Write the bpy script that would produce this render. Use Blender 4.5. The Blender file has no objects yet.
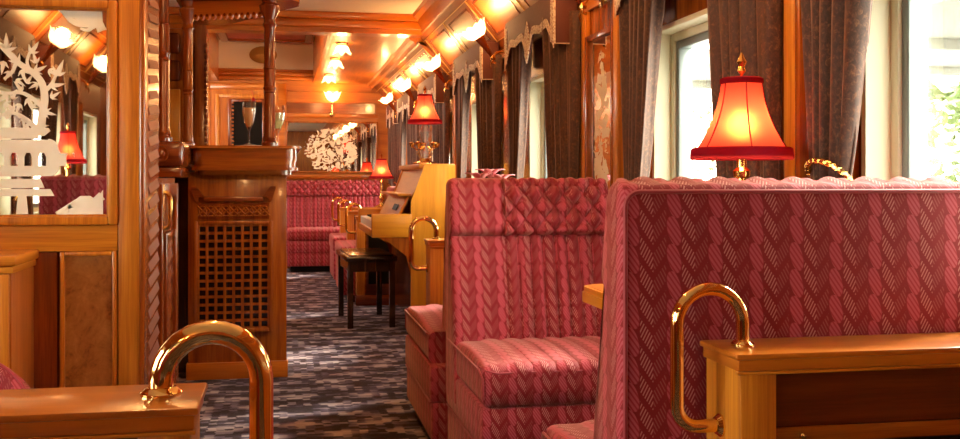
import bpy, bmesh, math, random
from mathutils import Vector, Matrix
random.seed(7)
S = bpy.context.scene
C = S.collection
PI = math.pi
# ------------------------------------------------------------------ materials
def nmat(name):
    m = bpy.data.materials.new(name); m.use_nodes = True
    nt = m.node_tree; nt.nodes.clear()
    out = nt.nodes.new('ShaderNodeOutputMaterial')
    return m, nt, out
class N:
    """small node helper"""
    def __init__(s, nt): s.nt = nt
    def node(s, t, **kw):
        n = s.nt.nodes.new(t)
        for k, v in kw.items(): setattr(n, k, v)
        return n
    def put(s, sock, v):
        if isinstance(v, bpy.types.NodeSocket): s.nt.links.new(v, sock)
        elif v is not None:
            if isinstance(v, (tuple, list)) and len(v) == 3 and sock.type == 'RGBA': v = (*v, 1)
            sock.default_value = v
    def m(s, op, a, b=None, c=None):
        n = s.node('ShaderNodeMath', operation=op)
        s.put(n.inputs[0], a)
        if b is not None: s.put(n.inputs[1], b)
        if c is not None: s.put(n.inputs[2], c)
        return n.outputs[0]
    def mix(s, f, a, b):
        n = s.node('ShaderNodeMix', data_type='RGBA')
        s.put(n.inputs[0], f); s.put(n.inputs[6], a); s.put(n.inputs[7], b)
        return n.outputs[2]
    def uv(s):
        return s.node('ShaderNodeTexCoord').outputs['UV']
    def sep(s, v):
        n = s.node('ShaderNodeSeparateXYZ'); s.put(n.inputs[0], v); return n.outputs
    def comb(s, x, y, z=0.0):
        n = s.node('ShaderNodeCombineXYZ'); s.put(n.inputs[0], x); s.put(n.inputs[1], y); s.put(n.inputs[2], z); return n.outputs[0]
    def mapping(s, v, scale, loc=(0,0,0)):
        n = s.node('ShaderNodeMapping'); s.put(n.inputs[0], v); n.inputs['Scale'].default_value = scale; n.inputs['Location'].default_value = loc
        return n.outputs[0]
    def noise(s, v, scale, detail=3, rough=.5, dist=0.0):
        n = s.node('ShaderNodeTexNoise'); s.put(n.inputs['Vector'], v); n.inputs['Scale'].default_value = scale
        n.inputs['Detail'].default_value = detail; n.inputs['Roughness'].default_value = rough; n.inputs['Distortion'].default_value = dist
        return n.outputs[0]
    def ramp(s, f, stops):
        n = s.node('ShaderNodeValToRGB'); s.put(n.inputs[0], f); e = n.color_ramp.elements
        while len(e) < len(stops): e.new(.5)
        for q, (p, c) in zip(e, stops): q.position = p; q.color = (*c, 1)
        return n.outputs[0]
    def step(s, v, lo, hi):
        n = s.node('ShaderNodeMapRange'); s.put(n.inputs[0], v); n.inputs[1].default_value = lo; n.inputs[2].default_value = hi
        n.clamp = True
        return n.outputs[0]
    def bump(s, h, strength, dist=.002):
        n = s.node('ShaderNodeBump'); n.inputs['Strength'].default_value = strength; n.inputs['Distance'].default_value = dist
        s.put(n.inputs['Height'], h); return n.outputs[0]
    def bsdf(s, out, col, rough=.5, metal=0.0, coat=0.0, normal=None, sheen=0.0, spec=.5, coat_rough=.1):
        b = s.node('ShaderNodeBsdfPrincipled')
        s.put(b.inputs['Base Color'], col); s.put(b.inputs['Roughness'], rough); b.inputs['Metallic'].default_value = metal
        b.inputs['Coat Weight'].default_value = coat; b.inputs['Coat Roughness'].default_value = coat_rough
        b.inputs['Specular IOR Level'].default_value = spec
        b.inputs['Sheen Weight'].default_value = sheen; b.inputs['Sheen Tint'].default_value = (1,.62,.45,1)
        if normal is not None: s.put(b.inputs['Normal'], normal)
        if out is not None: s.nt.links.new(b.outputs[0], out.inputs[0])
        return b
def wood(name, dark, mid, light, rough=.3, coat=.35, fine=1.0, band=1.0):
    dark, mid, light = [(r, g*.92, bl*.5) for r, g, bl in (dark, mid, light)]
    m, nt, out = nmat(name); n = N(nt); uv = n.uv()
    # u runs along the grain, v across it
    warp = n.noise(n.mapping(uv, (1.2, 5, 1)), 1.0, 2)
    s = n.sep(uv)
    v2 = n.m('ADD', s[1], n.m('MULTIPLY', warp, .05 * band))
    g = n.noise(n.mapping(n.comb(s[0], v2), (1.6, 26 * fine, 1)), 1.0, 4, .6)
    f = n.noise(n.mapping(uv, (9, 260 * fine, 1)), 1.0, 2)
    k = n.m('ADD', n.m('MULTIPLY', g, .78), n.m('MULTIPLY', f, .22))
    col = n.ramp(k, [(.3, dark), (.5, mid), (.68, light)])
    n.bsdf(out, col, rough, coat=coat, normal=n.bump(f, .08, .001))
    return m
def plain(name, col, rough=.5, metal=0.0, coat=0.0, noise=None, sheen=0.0, spec=.5):
    m, nt, out = nmat(name); n = N(nt)
    c = col
    if noise:
        k = n.noise(n.node('ShaderNodeTexCoord').outputs['Object'], noise[0], 4)
        c = n.mix(n.step(k, .35, .65), col, noise[1])
    n.bsdf(out, c, rough, metal, coat, sheen=sheen, spec=spec)
    return m
def emit(name, col, strength):
    m, nt, out = nmat(name)
    e = nt.nodes.new('ShaderNodeEmission'); e.inputs[0].default_value = (*col, 1); e.inputs[1].default_value = strength
    nt.links.new(e.outputs[0], out.inputs[0]); return m
M = {}
M['oak'] = wood('oak', (.24,.07,.010), (.42,.145,.02), (.55,.22,.038), .3, .35)
M['honey'] = wood('honey_oak', (.30,.085,.010), (.54,.185,.021), (.70,.30,.05), .36, .25, fine=1.8)
M['mahogany'] = wood('mahogany', (.085,.012,.003), (.18,.031,.005), (.29,.06,.009), .25, .5)
M['teak'] = wood('teak', (.15,.03,.004), (.29,.068,.008), (.41,.12,.016), .27, .45)
M['ceilwood'] = wood('ceiling_teak', (.32,.08,.010), (.47,.135,.017), (.58,.195,.028), .28, .4, fine=.6)
M['satin'] = wood('satin_ceiling_teak', (.30,.08,.012), (.44,.132,.019), (.53,.185,.03), .45, .08, fine=.6)
M['cove'] = wood('cove_teak', (.20,.045,.006), (.33,.085,.011), (.43,.135,.018), .42, .1, fine=.6)
M['panelwood'] = wood('dark_mahogany', (.045,.006,.002), (.095,.013,.003), (.16,.028,.005), .3, .4)
M['darkwood'] = wood('dark_wood', (.014,.005,.003), (.032,.010,.004), (.06,.018,.007), .25, .5)
M['piano'] = wood('maple', (.50,.18,.017), (.60,.24,.025), (.68,.30,.04), .3, .4)
def burl():
    m, nt, out = nmat('burl'); n = N(nt); uv = n.uv()
    a = n.noise(uv, 6, 6, .65, 2.5); b = n.noise(uv, 38, 4, .6, 1.5)
    k = n.m('ADD', n.m('MULTIPLY', a, .7), n.m('MULTIPLY', b, .3))
    n.bsdf(out, n.ramp(k, [(.32, (.13,.035,.008)), (.47, (.36,.135,.028)), (.66, (.50,.22,.055))]), .3, coat=.4)
    return m
M['burl'] = burl()
def fabric():
    m, nt, out = nmat('pink_moquette'); n = N(nt); uv = n.uv(); s = n.sep(uv)
    x = n.m('DIVIDE', s[0], .090); z = n.m('DIVIDE', s[1], .056)
    fx = n.m('FRACT', x)
    # plaited leaf column
    dx = n.m('DIVIDE', n.m('ABSOLUTE', n.m('SUBTRACT', fx, .24)), .19)
    zl = n.m('FRACT', n.m('ADD', z, n.m('MULTIPLY', n.m('SUBTRACT', fx, .24), 1.3)))
    w = n.m('POWER', n.m('SINE', n.m('MULTIPLY', zl, PI)), .45)
    leaf = n.step(n.m('SUBTRACT', w, dx), 0.0, .12)
    vein = n.step(n.m('ABSOLUTE', n.m('SUBTRACT', n.m('FRACT', n.m('ADD', n.m('MULTIPLY', z, 4.0), n.m('MULTIPLY', fx, 9.0))), .5)), .12, .3)
    # zigzag of short ticks
    q = n.m('DIVIDE', n.m('FRACT', n.m('SUBTRACT', x, .43)), .62)
    tri = n.m('ABSOLUTE', n.m('SUBTRACT', q, .5))
    wz = n.m('ADD', z, n.m('MULTIPLY', tri, 1.9))
    tick = n.m('LESS_THAN', n.m('FRACT', n.m('MULTIPLY', wz, 4.0)), .40)
    grp = n.m('LESS_THAN', n.m('FRACT', n.m('ADD', n.m('MULTIPLY', z, 1.0), n.m('MULTIPLY', tri, -1.4))), .66)
    tick = n.m('MULTIPLY', n.m('MULTIPLY', tick, grp), n.m('GREATER_THAN', dx, 1.0))
    wear = n.noise(uv, 9, 3)
    base = n.mix(wear, (.20,.006,.013), (.25,.011,.020))
    c = n.mix(leaf, base, n.mix(vein, (.33,.020,.036), (.46,.075,.10)))
    c = n.mix(n.m('MULTIPLY', tick, n.m('ADD', .20, n.m('MULTIPLY', n.m('LESS_THAN', q, .5), .45))), c, (.62,.26,.23))
    edge = n.m('MULTIPLY', n.step(n.m('ABSOLUTE', n.m('SUBTRACT', n.m('SUBTRACT', w, dx), .02)), .16, 0.0), .45)
    edge = n.m('MULTIPLY', edge, n.m('LESS_THAN', dx, 1.1))
    c = n.mix(edge, c, (.22,.005,.012))
    h = n.noise(uv, 700, 1)
    n.bsdf(out, c, .75, sheen=.25, normal=n.bump(h, .25, .001), spec=.25)
    return m
M['fabric'] = fabric()
M['piping'] = plain('piping_cord', (.30,.02,.035), .6, sheen=.3)
def carpet():
    m, nt, out = nmat('carpet'); n = N(nt); uv = n.uv(); s = n.sep(uv)
    j = n.noise(uv, 60, 2)
    yy = n.m('ADD', s[1], n.m('MULTIPLY', n.m('SUBTRACT', j, .5), .012))
    xx = n.m('ADD', s[0], n.m('MULTIPLY', n.noise(n.mapping(uv, (9, 40, 1)), 1.0, 2), .05))
    cx = n.m('FLOOR', n.m('DIVIDE', xx, .042)); cy = n.m('FLOOR', n.m('DIVIDE', yy, .034))
    wn = n.node('ShaderNodeTexWhiteNoise', noise_dimensions='2D'); n.put(wn.inputs[0], n.comb(cx, cy)); r = wn.outputs[0]
    px = n.m('SINE', n.m('MULTIPLY', s[0], 2*PI/.36)); py = n.m('SINE', n.m('MULTIPLY', s[1], 2*PI/.62))
    med = n.m('MULTIPLY', px, py)                                  # medallions
    bar = n.m('SINE', n.m('MULTIPLY', s[1], 2*PI/.21))
    k = n.m('ADD', n.m('ADD', n.m('MULTIPLY', med, .22), n.m('MULTIPLY', bar, .20)), n.m('MULTIPLY', r, .62))
    k = n.m('ADD', k, .12)
    c = n.ramp(k, [(.20, (.010,.006,.010)), (.38, (.027,.020,.036)), (.52, (.088,.070,.105)), (.70, (.27,.215,.22)), (.92, (.40,.33,.31))])
    n.bsdf(out, c, .95, sheen=.1, normal=n.bump(n.noise(uv, 900, 1), .4, .003), spec=.1)
    return m
M['carpet'] = carpet()
def curtainm():
    m, nt, out = nmat('brown_velvet'); n = N(nt); uv = n.node('ShaderNodeTexCoord').outputs['Object']
    a = n.noise(n.mapping(uv, (1, 1, .7)), 95, 3, .7, .6); b = n.noise(uv, 12, 2)
    k = n.m('ADD', n.m('MULTIPLY', a, .8), n.m('MULTIPLY', b, .2))
    n.bsdf(out, n.ramp(k, [(.40, (.032,.009,.004)), (.54, (.062,.019,.008)), (.70, (.17,.064,.022))]), .7, sheen=.35)
    return m
M['curtain'] = curtainm()
M['valance'] = plain('mauve_brown_velvet', (.115,.032,.02), .75, noise=(60, (.08,.02,.013)), sheen=.1)
M['valance_dark'] = plain('dark_velvet', (.085,.018,.012), .75, sheen=.15)
def lace():
    m, nt, out = nmat('lace'); n = N(nt); uv = n.uv()
    v = n.node('ShaderNodeTexVoronoi', feature='DISTANCE_TO_EDGE'); n.put(v.inputs['Vector'], uv); v.inputs['Scale'].default_value = 55
    c = n.mix(n.step(v.outputs[0], .05, .25), (.78,.66,.50), (.40,.20,.14))
    n.bsdf(out, c, .8); return m
M['lace'] = lace()
M['white'] = plain('white_paint', (.80,.74,.62), .5, noise=(3, (.77,.71,.59)))
M['cream'] = plain('cream_paint', (.86,.80,.58), .4)
M['grey'] = plain('grey_alloy', (.24,.27,.27), .35, metal=.4)
M['brass'] = plain('polished_brass', (.93,.60,.22), .07, metal=1.0)
M['brassdull'] = plain('aged_brass', (.75,.45,.13), .22, metal=1.0)
M['copper'] = plain('copper_tubing', (.90,.47,.18), .08, metal=1.0)
M['goldline'] = plain('gilt_line', (.85,.55,.18), .3, metal=.8)
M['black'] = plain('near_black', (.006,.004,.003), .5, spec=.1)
M['red_panel'] = plain('rose_ceiling_panel', (.50,.13,.10), .5, noise=(9, (.38,.07,.05)))
M['ivory'] = plain('ivory', (.85,.80,.68), .3)
M['petal'] = plain('lily_petal', (.62,.10,.14), .5, noise=(30, (.75,.30,.30)))
M['leaf'] = plain('leaf_green', (.09,.15,.035), .6, noise=(4, (.14,.19,.06)))
M['bark'] = plain('bark', (.16,.11,.07), .9)
M['concrete'] = plain('platform_concrete', (.55,.53,.48), .9, noise=(2, (.48,.46,.42)))
M['etch'] = plain('etched_glass', (.97,.94,.84), .6, noise=(25, (.94,.90,.78)))

M['redfruit'] = plain('red_berry', (.60,.03,.02), .3)
def glass(name, tint, refl=.08, rough=.02):
    m, nt, out = nmat(name); n = N(nt)
    t = n.node('ShaderNodeBsdfTransparent'); t.inputs[0].default_value = (*tint, 1)
    g = n.node('ShaderNodeBsdfGlossy'); g.inputs['Roughness'].default_value = rough
    lw = n.node('ShaderNodeLayerWeight'); lw.inputs[0].default_value = .25
    f = n.m('ADD', n.m('MULTIPLY', lw.outputs['Fresnel'], .6), refl * .3)
    x = n.node('ShaderNodeMixShader'); n.put(x.inputs[0], f); nt.links.new(t.outputs[0], x.inputs[1]); nt.links.new(g.outputs[0], x.inputs[2])
    nt.links.new(x.outputs[0], out.inputs[0]); return m
M['glass'] = glass('window_glass', (.97,1,.98))
M['crystal'] = glass('crystal', (.98,.96,.93), .2)
M['mirror'] = plain('mirror_silver', (.90,.86,.80), .015, metal=1.0)
def etched_mirror():
    """mirror with a sand-blasted floral pattern inside an oval"""
    m, nt, out = nmat('etched_mirror'); n = N(nt)
    g = n.node('ShaderNodeTexCoord').outputs['Generated']; uv = n.uv()
    s = n.sep(g)
    ax = n.m('MULTIPLY', n.m('SUBTRACT', n.m('MAXIMUM', s[0], s[1]), .5), 2.0); az = n.m('MULTIPLY', n.m('SUBTRACT', s[2], .45), 2.0)
    r = n.m('SQRT', n.m('ADD', n.m('MULTIPLY', n.m('MULTIPLY', ax, ax), 2.2), n.m('MULTIPLY', n.m('MULTIPLY', az, az), .95)))
    k = n.noise(uv, 11, 2, .5, 1.8)
    pat = n.m('GREATER_THAN', n.m('SUBTRACT', k, n.m('MULTIPLY', n.step(r, .8, 1.2), .5)), .455)
    a = n.bsdf(None, (.90,.86,.80), .015, 1.0); b = n.bsdf(None, (.74,.60,.42), .6)
    x = n.node('ShaderNodeMixShader'); n.put(x.inputs[0], pat); nt.links.new(a.outputs[0], x.inputs[1]); nt.links.new(b.outputs[0], x.inputs[2])
    nt.links.new(x.outputs[0], out.inputs[0]); return m
M['etchmirror'] = etched_mirror()
def shade_mat(name, col, tr, em=None, transp=0.0, blur=0.0):
    m, nt, out = nmat(name); n = N(nt)
    d = n.node('ShaderNodeBsdfDiffuse'); d.inputs[0].default_value = (*col, 1)
    t = n.node('ShaderNodeBsdfTranslucent'); t.inputs[0].default_value = (*tr, 1)
    x = n.node('ShaderNodeMixShader'); x.inputs[0].default_value = .6
    nt.links.new(d.outputs[0], x.inputs[1]); nt.links.new(t.outputs[0], x.inputs[2]); o = x.outputs[0]
    if em:
        e = n.node('ShaderNodeEmission'); e.inputs[0].default_value = (*em[:3], 1); e.inputs[1].default_value = em[3]
        a = n.node('ShaderNodeAddShader'); nt.links.new(o, a.inputs[0]); nt.links.new(e.outputs[0], a.inputs[1]); o = a.outputs[0]
    if blur:                                        # thin silk: the bulb glows softly through it
        rf = n.node('ShaderNodeBsdfRefraction'); rf.inputs['Color'].default_value = (1,.30,.12,1); rf.inputs['Roughness'].default_value = .9; rf.inputs['IOR'].default_value = 1.35
        z = n.node('ShaderNodeMixShader'); z.inputs[0].default_value = blur
        nt.links.new(o, z.inputs[1]); nt.links.new(rf.outputs[0], z.inputs[2]); o = z.outputs[0]
    if transp:
        tp = n.node('ShaderNodeBsdfTransparent'); y = n.node('ShaderNodeMixShader'); y.inputs[0].default_value = transp
        nt.links.new(o, y.inputs[1]); nt.links.new(tp.outputs[0], y.inputs[2]); o = y.outputs[0]
    nt.links.new(o, out.inputs[0]); return m
M['redshade'] = shade_mat('red_silk_shade', (.62,.035,.045), (.92,.085,.07), None, 0, .13)
M['redtrim'] = shade_mat('crimson_braid', (.20,.012,.03), (.25,.02,.03))
M['champagne'] = shade_mat('champagne', (1,.74,.46), (1,.74,.44))
M['tulip'] = shade_mat('frosted_tulip_glass', (.9,.8,.6), (1,.75,.42), (1,.66,.27,3.2), .4)
M['bulb'] = emit('warm_bulb', (1,.62,.24), 40)
M['lampbulb'] = emit('lamp_bulb', (1,.62,.2), 60)
# ------------------------------------------------------------------ mesh helpers
def box(bm, x0, x1, y0, y1, z0, z1, bev=0, seg=2):
    r = bmesh.ops.create_cube(bm, size=1, matrix=Matrix.Translation(((x0+x1)/2, (y0+y1)/2, (z0+z1)/2)) @ Matrix.Diagonal((abs(x1-x0), abs(y1-y0), abs(z1-z0), 1)))
    if bev:
        es = list({e for v in r['verts'] for e in v.link_edges})
        bmesh.ops.bevel(bm, geom=es, offset=bev, segments=seg, profile=.5, affect='EDGES')
def tube(bm, pts, r, n=10, closed=False, cap=True):
    pts = [Vector(p) for p in pts]; K = len(pts)
    rs = r if isinstance(r, (list, tuple)) else [r]*K
    rings = []; up = None
    for i in range(K):
        a = pts[(i-1) % K] if (closed or i > 0) else pts[i]
        b = pts[(i+1) % K] if (closed or i < K-1) else pts[i]
        t = (b-a).normalized()
        if up is None:
            up = Vector((0,0,1)) if abs(t.z) < .9 else Vector((1,0,0))
        up = (up - t*up.dot(t)).normalized(); sd = t.cross(up)
        rings.append([bm.verts.new(pts[i] + (up*math.cos(2*PI*k/n) + sd*math.sin(2*PI*k/n))*rs[i]) for k in range(n)])
    for i in range(K if closed else K-1):
        A, B = rings[i], rings[(i+1) % K]
        for k in range(n): bm.faces.new((A[k], A[(k+1)%n], B[(k+1)%n], B[k]))
    if cap and not closed:
        bm.faces.new(rings[0][::-1]); bm.faces.new(rings[-1])
def lathe(bm, prof, n=20, c=(0,0,0), cap=True, wob=None):
    rings = []
    for (r, z) in prof:
        rings.append([bm.verts.new((c[0]+(r*(wob(k/n, z) if wob else 1))*math.cos(2*PI*k/n), c[1]+(r*(wob(k/n, z) if wob else 1))*math.sin(2*PI*k/n), c[2]+z)) for k in range(n)])
    for A, B in zip(rings, rings[1:]):
        for k in range(n): bm.faces.new((A[k], A[(k+1)%n], B[(k+1)%n], B[k]))
    if cap:
        bm.faces.new(rings[0][::-1]); bm.faces.new(rings[-1])
def prism(bm, pts, axis, a0, a1):
    """polygon pts in the plane across axis, extruded from a0 to a1"""
    def P(p, a):
        return (a, p[0], p[1]) if axis == 'x' else (p[0], a, p[1]) if axis == 'y' else (p[0], p[1], a)
    A = [bm.verts.new(P(p, a0)) for p in pts]; B = [bm.verts.new(P(p, a1)) for p in pts]; n = len(pts)
    bm.faces.new(A); bm.faces.new(B[::-1])
    for i in range(n): bm.faces.new((A[i], B[i], B[(i+1)%n], A[(i+1)%n]))
def grid(bm, rows, close_u=False):
    V = [[bm.verts.new(p) for p in r] for r in rows]
    for A, B in zip(V, V[1:]):
        n = len(A)
        for k in range(n if close_u else n-1): bm.faces.new((A[k], A[(k+1)%n], B[(k+1)%n], B[k]))
    return V
def frame(bm, axis, a0, a1, u0, u1, v0, v1, w, bev=0):
    """rectangular ring of four bars; axis = its thickness direction"""
    for (p, q, r, s) in ((u0, u0+w, v0, v1), (u1-w, u1, v0, v1), (u0+w, u1-w, v0, v0+w), (u0+w, u1-w, v1-w, v1)):
        if axis == 'x': box(bm, a0, a1, p, q, r, s, bev)
        else: box(bm, p, q, a0, a1, r, s, bev)
def obj(name, bm, mat, parent=None, loc=None, grain='z', proj=None, sharp=35, recalc=True, smooth=True):
    if recalc: bmesh.ops.recalc_face_normals(bm, faces=bm.faces[:])
    bm.normal_update()
    uvl = bm.loops.layers.uv.new('UVMap')
    for f in bm.faces:
        a = Vector((abs(f.normal.x), abs(f.normal.y), abs(f.normal.z)))
        for l in f.loops:
            p = l.vert.co
            if proj: q = {'x': p.x, 'y': p.y, 'z': p.z}; uvv = (q[proj[0]], q[proj[1]])
            elif mat in FAB:
                uvv = (p.y, p.z) if a.x > a.y and a.x > a.z else ((p.x, p.y) if a.z > a.y else (p.x, p.z))
            else:
                k = 0 if a.x >= a.y and a.x >= a.z else (1 if a.y >= a.z else 2)
                g = 'xyz'.index(grain); o = [i for i in range(3) if i not in (k, g)]
                uvv = (p[g] + .37*p[k], p[o[0]] + .013*k) if k != g else (p[(g+1)%3]*.2, p[(g+2)%3])
            l[uvl].uv = uvv
    me = bpy.data.meshes.new(name); bm.to_mesh(me); bm.free()
    if smooth:
        me.polygons.foreach_set('use_smooth', [True]*len(me.polygons)); me.set_sharp_from_angle(angle=math.radians(sharp))
    me.materials.append(M[mat] if isinstance(mat, str) else mat)
    o = bpy.data.objects.new(name, me); C.objects.link(o)
    if parent is not None: o.parent = parent
    if loc is not None: o.location = loc
    return o
FAB = {'fabric', 'carpet'}
def B(): return bmesh.new()
def tag(o, label, cat, group=None, kind=None):
    o['label'] = label; o['category'] = cat
    if group: o['group'] = group
    if kind: o['kind'] = kind
    return o
def thing(name, label, cat, loc=(0,0,0), rz=0, group=None):
    o = bpy.data.objects.new(name, None); C.objects.link(o); o.location = loc; o.rotation_euler = (0,0,rz); o.empty_display_size = .05
    return tag(o, label, cat, group)
def struct(name, bm, mat, grain='z', proj=None, label=None, cat=None, parent=None):
    o = obj(name, bm, mat, parent, grain=grain, proj=proj)
    if parent is None:
        o['kind'] = 'structure'
        if label: o['label'] = label; o['category'] = cat
    return o
def dup(o, parent=None, loc=None, label=None):
    c = o.copy(); C.objects.link(c)
    if parent is not None: c.parent = parent
    if loc is not None: c.location = loc
    if label: c['label'] = label
    for ch in list(o.children): dup(ch, c)
    return c
# ------------------------------------------------------------------ the setting
XL, XR, YB, YE = -1.8, 1.5, -4.2, 13.9
ZN, ZF, YBM = 2.63, 2.47, 9.0          # near ceiling, far ceiling, beam
CX = -.15
b = B(); box(b, XL-.12, XR+.12, YB, YE+.1, -.06, 0); struct('floor', b, 'carpet')
WR = [(1.8,2.47), (2.95,4.03), (5.1,6.2), (7.05,8.2), (9.3,10.45), (11.3,12.4), (12.95,13.75)]
WL = [(-3.95,-3.25), (-2.3,-1.35), (-.75,.25), (1.1,2.3)]
ZS, ZH = .92, 1.81
def wall_with_windows(name, x0, x1, y0, y1, ws):
    b = B(); box(b, x0, x1, y0, y1, 0, ZS); box(b, x0, x1, y0, y1, ZH, 2.2)
    e = [y0] + [q for w in ws for q in w] + [y1]
    for i in range(0, len(e), 2):
        if e[i+1] > e[i] + .001: box(b, x0, x1, e[i], e[i+1], ZS, ZH)
    struct(name, b, 'teak')
wall_with_windows('wall_right', XR, XR+.12, YB, YE+.1, WR)
wall_with_windows('wall_left', XL-.12, XL, YB, YE+.1, WL)
b = B(); box(b, XL, XR, YE, YE+.1, 0, 2.62); struct('wall_front', b, 'satin', grain='x')
b = B(); box(b, XL, XR, YB-.1, YB, 0, 2.8); struct('wall_back', b, 'teak')
# ceilings
b = B(); box(b, -1.5, 1.24, YB, YBM, ZN, ZN+.05); struct('ceiling', b, 'white')
b = B(); box(b, .43, 1.24, YBM+.2, YE, ZF, ZF+.05); box(b, XL, -.89, YBM+.2, YE, ZF, ZF+.05); struct('ceiling.001', b, 'satin', grain='y')
# raised ceiling well beyond the beam
b = B(); box(b, .38, .43, YBM+.2, YE, ZF, 3.05); box(b, -.89, -.84, YBM+.2, YE, ZF, 3.05)
well = struct('ceiling.002', b, 'ceilwood', grain='y')
b = B(); box(b, -.84, .38, YE-.04, YE, 2.62, 3.0); obj('white_lunette', b, 'white', well)
b = B(); box(b, -.84, .38, YBM+.2, YE, 3.0, 3.05); obj('well_top', b, 'white', well)
b = B(); box(b, -.72, .28, YBM+.6, YE-.35, 2.985, 3.0); pp = obj('ceiling_panel', b, 'red_panel', well)
b = B()
for (p,q,r,s) in ((-.80,-.70,YBM+.5,YE-.25), (.26,.36,YBM+.5,YE-.25), (-.70,.26,YE-.37,YE-.25), (-.70,.26,YBM+.5,YBM+.62)): box(b, p,q,r,s,2.955,3.0,.012)
obj('panel_frame', b, 'teak', pp, grain='x')
b = B(); lathe(b, [(0.0,0),(.11,0),(.12,.012),(.10,.025),(.0,.03)], 24, cap=False)
for v in b.verts: x,y,z = v.co; v.co = (x*1.5-.27, YE-.04-z, y*.95+2.82)
obj('oval_medallion', b, plain('old_gilt', (.42,.24,.06), .5, .5), well)
b = B(); box(b, -.9, .44, YE-.09, YE, 2.545, 2.60, .012); box(b, -.9, .44, YE-.07, YE, 2.60, 2.635, .012); box(b, -.9,.44,YE-.05,YE,2.49,2.545,.01)
struct('trim_1', b, 'ceilwood', grain='x')
# beam
b = B(); box(b, XL, 1.26, YBM, YBM+.2, ZF-.01, 3.05); box(b, -1.5, 1.24, YBM-.07, YBM, 2.57, 2.645, .02); box(b, -1.5, 1.24, YBM-.035, YBM, 2.50, 2.57, .012)
struct('trim_2', b, 'ceilwood', grain='x')
# cornices and sloping coves
def cove(k, sx, y0, y1, zc, ztop, nm):
    X = lambda x: CX + sx*(x-CX)
    pr = [(1.26,ztop+.05),(1.10,ztop),(1.11,ztop-.03),(1.15,ztop-.05),(1.155,ztop-.08),(1.185,zc+.03),(1.185,zc+.005),(1.20,zc-.005),(1.26,zc-.03)]
    b = B(); prism(b, [(X(x), z) for x, z in pr], 'y', y0, y1); struct('trim_%d' % k, b, 'ceilwood', grain='y')
    b = B(); p0 = Vector((1.19, zc+.005)); p1 = Vector((1.52, 2.08))
    d = (p1-p0).normalized(); nn = Vector((d.y, -d.x))
    if nn.x < 0: nn = -nn
    q = [p0, p1, p1+nn*.03+Vector((.06,0)), p0+nn*.03]
    prism(b, [(X(v.x), v.y) for v in q], 'y', y0, y1); cv = struct('trim_%d' % (k+1), b, 'cove', grain='y')
    def strip(bm, ta, tb, ya, yb, h=.006):
        a = p0+(p1-p0)*ta; c = p0+(p1-p0)*tb; off = -nn*h
        prism(bm, [(X(a.x), a.y), (X(c.x), c.y), (X((c+off).x), (c+off).y), (X((a+off).x), (a+off).y)], 'y', ya, yb)
    b = B(); y = y0
    strip(b, .12, .135, y0, y1); strip(b, .81, .825, y0, y1)
    while y < y1-.1:
        strip(b, .12, .83, y, y+.009); y += 1.02
    obj('gilt_moulding', b, 'goldline', cv, grain='y')
    b = B(); y = y0+.12
    while y < y1-.5:                                    # recessed panels outlined in dark bead
        for (ta,tb,ya,yb) in ((.2,.23,y,y+.78),(.72,.75,y,y+.78),(.2,.75,y,y+.012),(.2,.75,y+.77,y+.782)): strip(b, ta,tb,ya,yb,.004)
        y += 1.02
    obj('panel_bead', b, 'mahogany', cv, grain='y')
cove(3, 1, YB, YBM+.2, ZF, ZN, 'near')
cove(5, 1, YBM+.2, YE, ZF-.06, ZF, 'far')
cove(7, -1, YB, YBM+.2, ZF, ZN, 'left')
# window frieze and dado on the right wall
b = B()
box(b, XR-.02, XR, YB, YE, 2.03, 2.09, .006); box(b, XR-.03, XR, YB, YE, .86, .905, .008); struct('trim_9', b, 'ceilwood', grain='y')
b = B(); box(b, XR-.02, XR, YB, YE, 0, .12, .006); struct('baseboard_right', b, 'mahogany', grain='y')
# piers: pilaster strips on the right wall
b = B()
for y in (2.83, 4.46, 4.97, 6.62, 8.62, 8.95, 10.8, 12.62, 2.53): box(b, XR-.03, XR, y-.035, y+.035, .905, 2.03, .006)
struct('trim_10', b, 'honey')
# windows
def window(i, y0, y1, sx):
    X = XR if sx > 0 else XL
    def xr(a, c): return (X+sx*a, X+sx*c) if sx > 0 else (X+sx*c, X+sx*a)
    w = .022
    b = B(); frame(b, 'x', *xr(-.012, .115), y0, y1, ZS, ZH, w, .003); fr = struct('window_%d' % i, b, 'cream')
    b = B(); frame(b, 'x', *xr(.06, .11), y0+w, y1-w, ZS+w, ZH-w, .032, .003); obj('window_stop', b, 'cream', fr)
    b = B(); frame(b, 'x', *xr(.07, .125), y0+w+.032, y1-w-.032, ZS+w+.032, ZH-w-.032, .032, .003); sa = obj('sash', b, 'grey', fr)
    b = B(); box(b, *xr(.095, .101), y0+w+.058, y1-w-.058, ZS+w+.058, ZH-w-.058); obj('pane', b, 'glass', sa)
for i, (a, c) in enumerate(WR): window(i+1, a, c, 1)
for i, (a, c) in enumerate(WL): window(i+20, a, c, -1)
# panelled cross wall carrying the etched mirror
YP = 3.3
b = B(); box(b, XL, -.425, YP, YP+.08, 0, ZN); cw = struct('wall_middle', b, 'teak')
b = B(); box(b, -.495, -.431, YP-.022, YP, 0, ZN, .004); obj('pilaster', b, 'honey', cw)
b = B(); box(b, -.433, -.418, YP-.03, YP+.07, 0, ZN, .006); obj('corner_bead', b, 'teak', cw)
b = B(); box(b, XL, -.497, YP-.02, YP, .978, 1.058, .004); obj('rail', b, 'honey', cw, grain='x')
b = B(); box(b, XL, -.497, YP-.02, YP, .3, .36, .004); box(b, XL, -.497, YP-.02, YP, .0, .15, .004); obj('skirting', b, 'teak', cw, grain='x')
b = B(); box(b, -.65, -.512, YP-.012, YP, .40, .963); fp = obj('burl_panel', b, 'burl', cw)
b = B(); frame(b, 'y', YP-.024, YP, -.663, -.499, .36, .978, .014, .004); obj('panel_bead', b, 'honey', fp)
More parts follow.
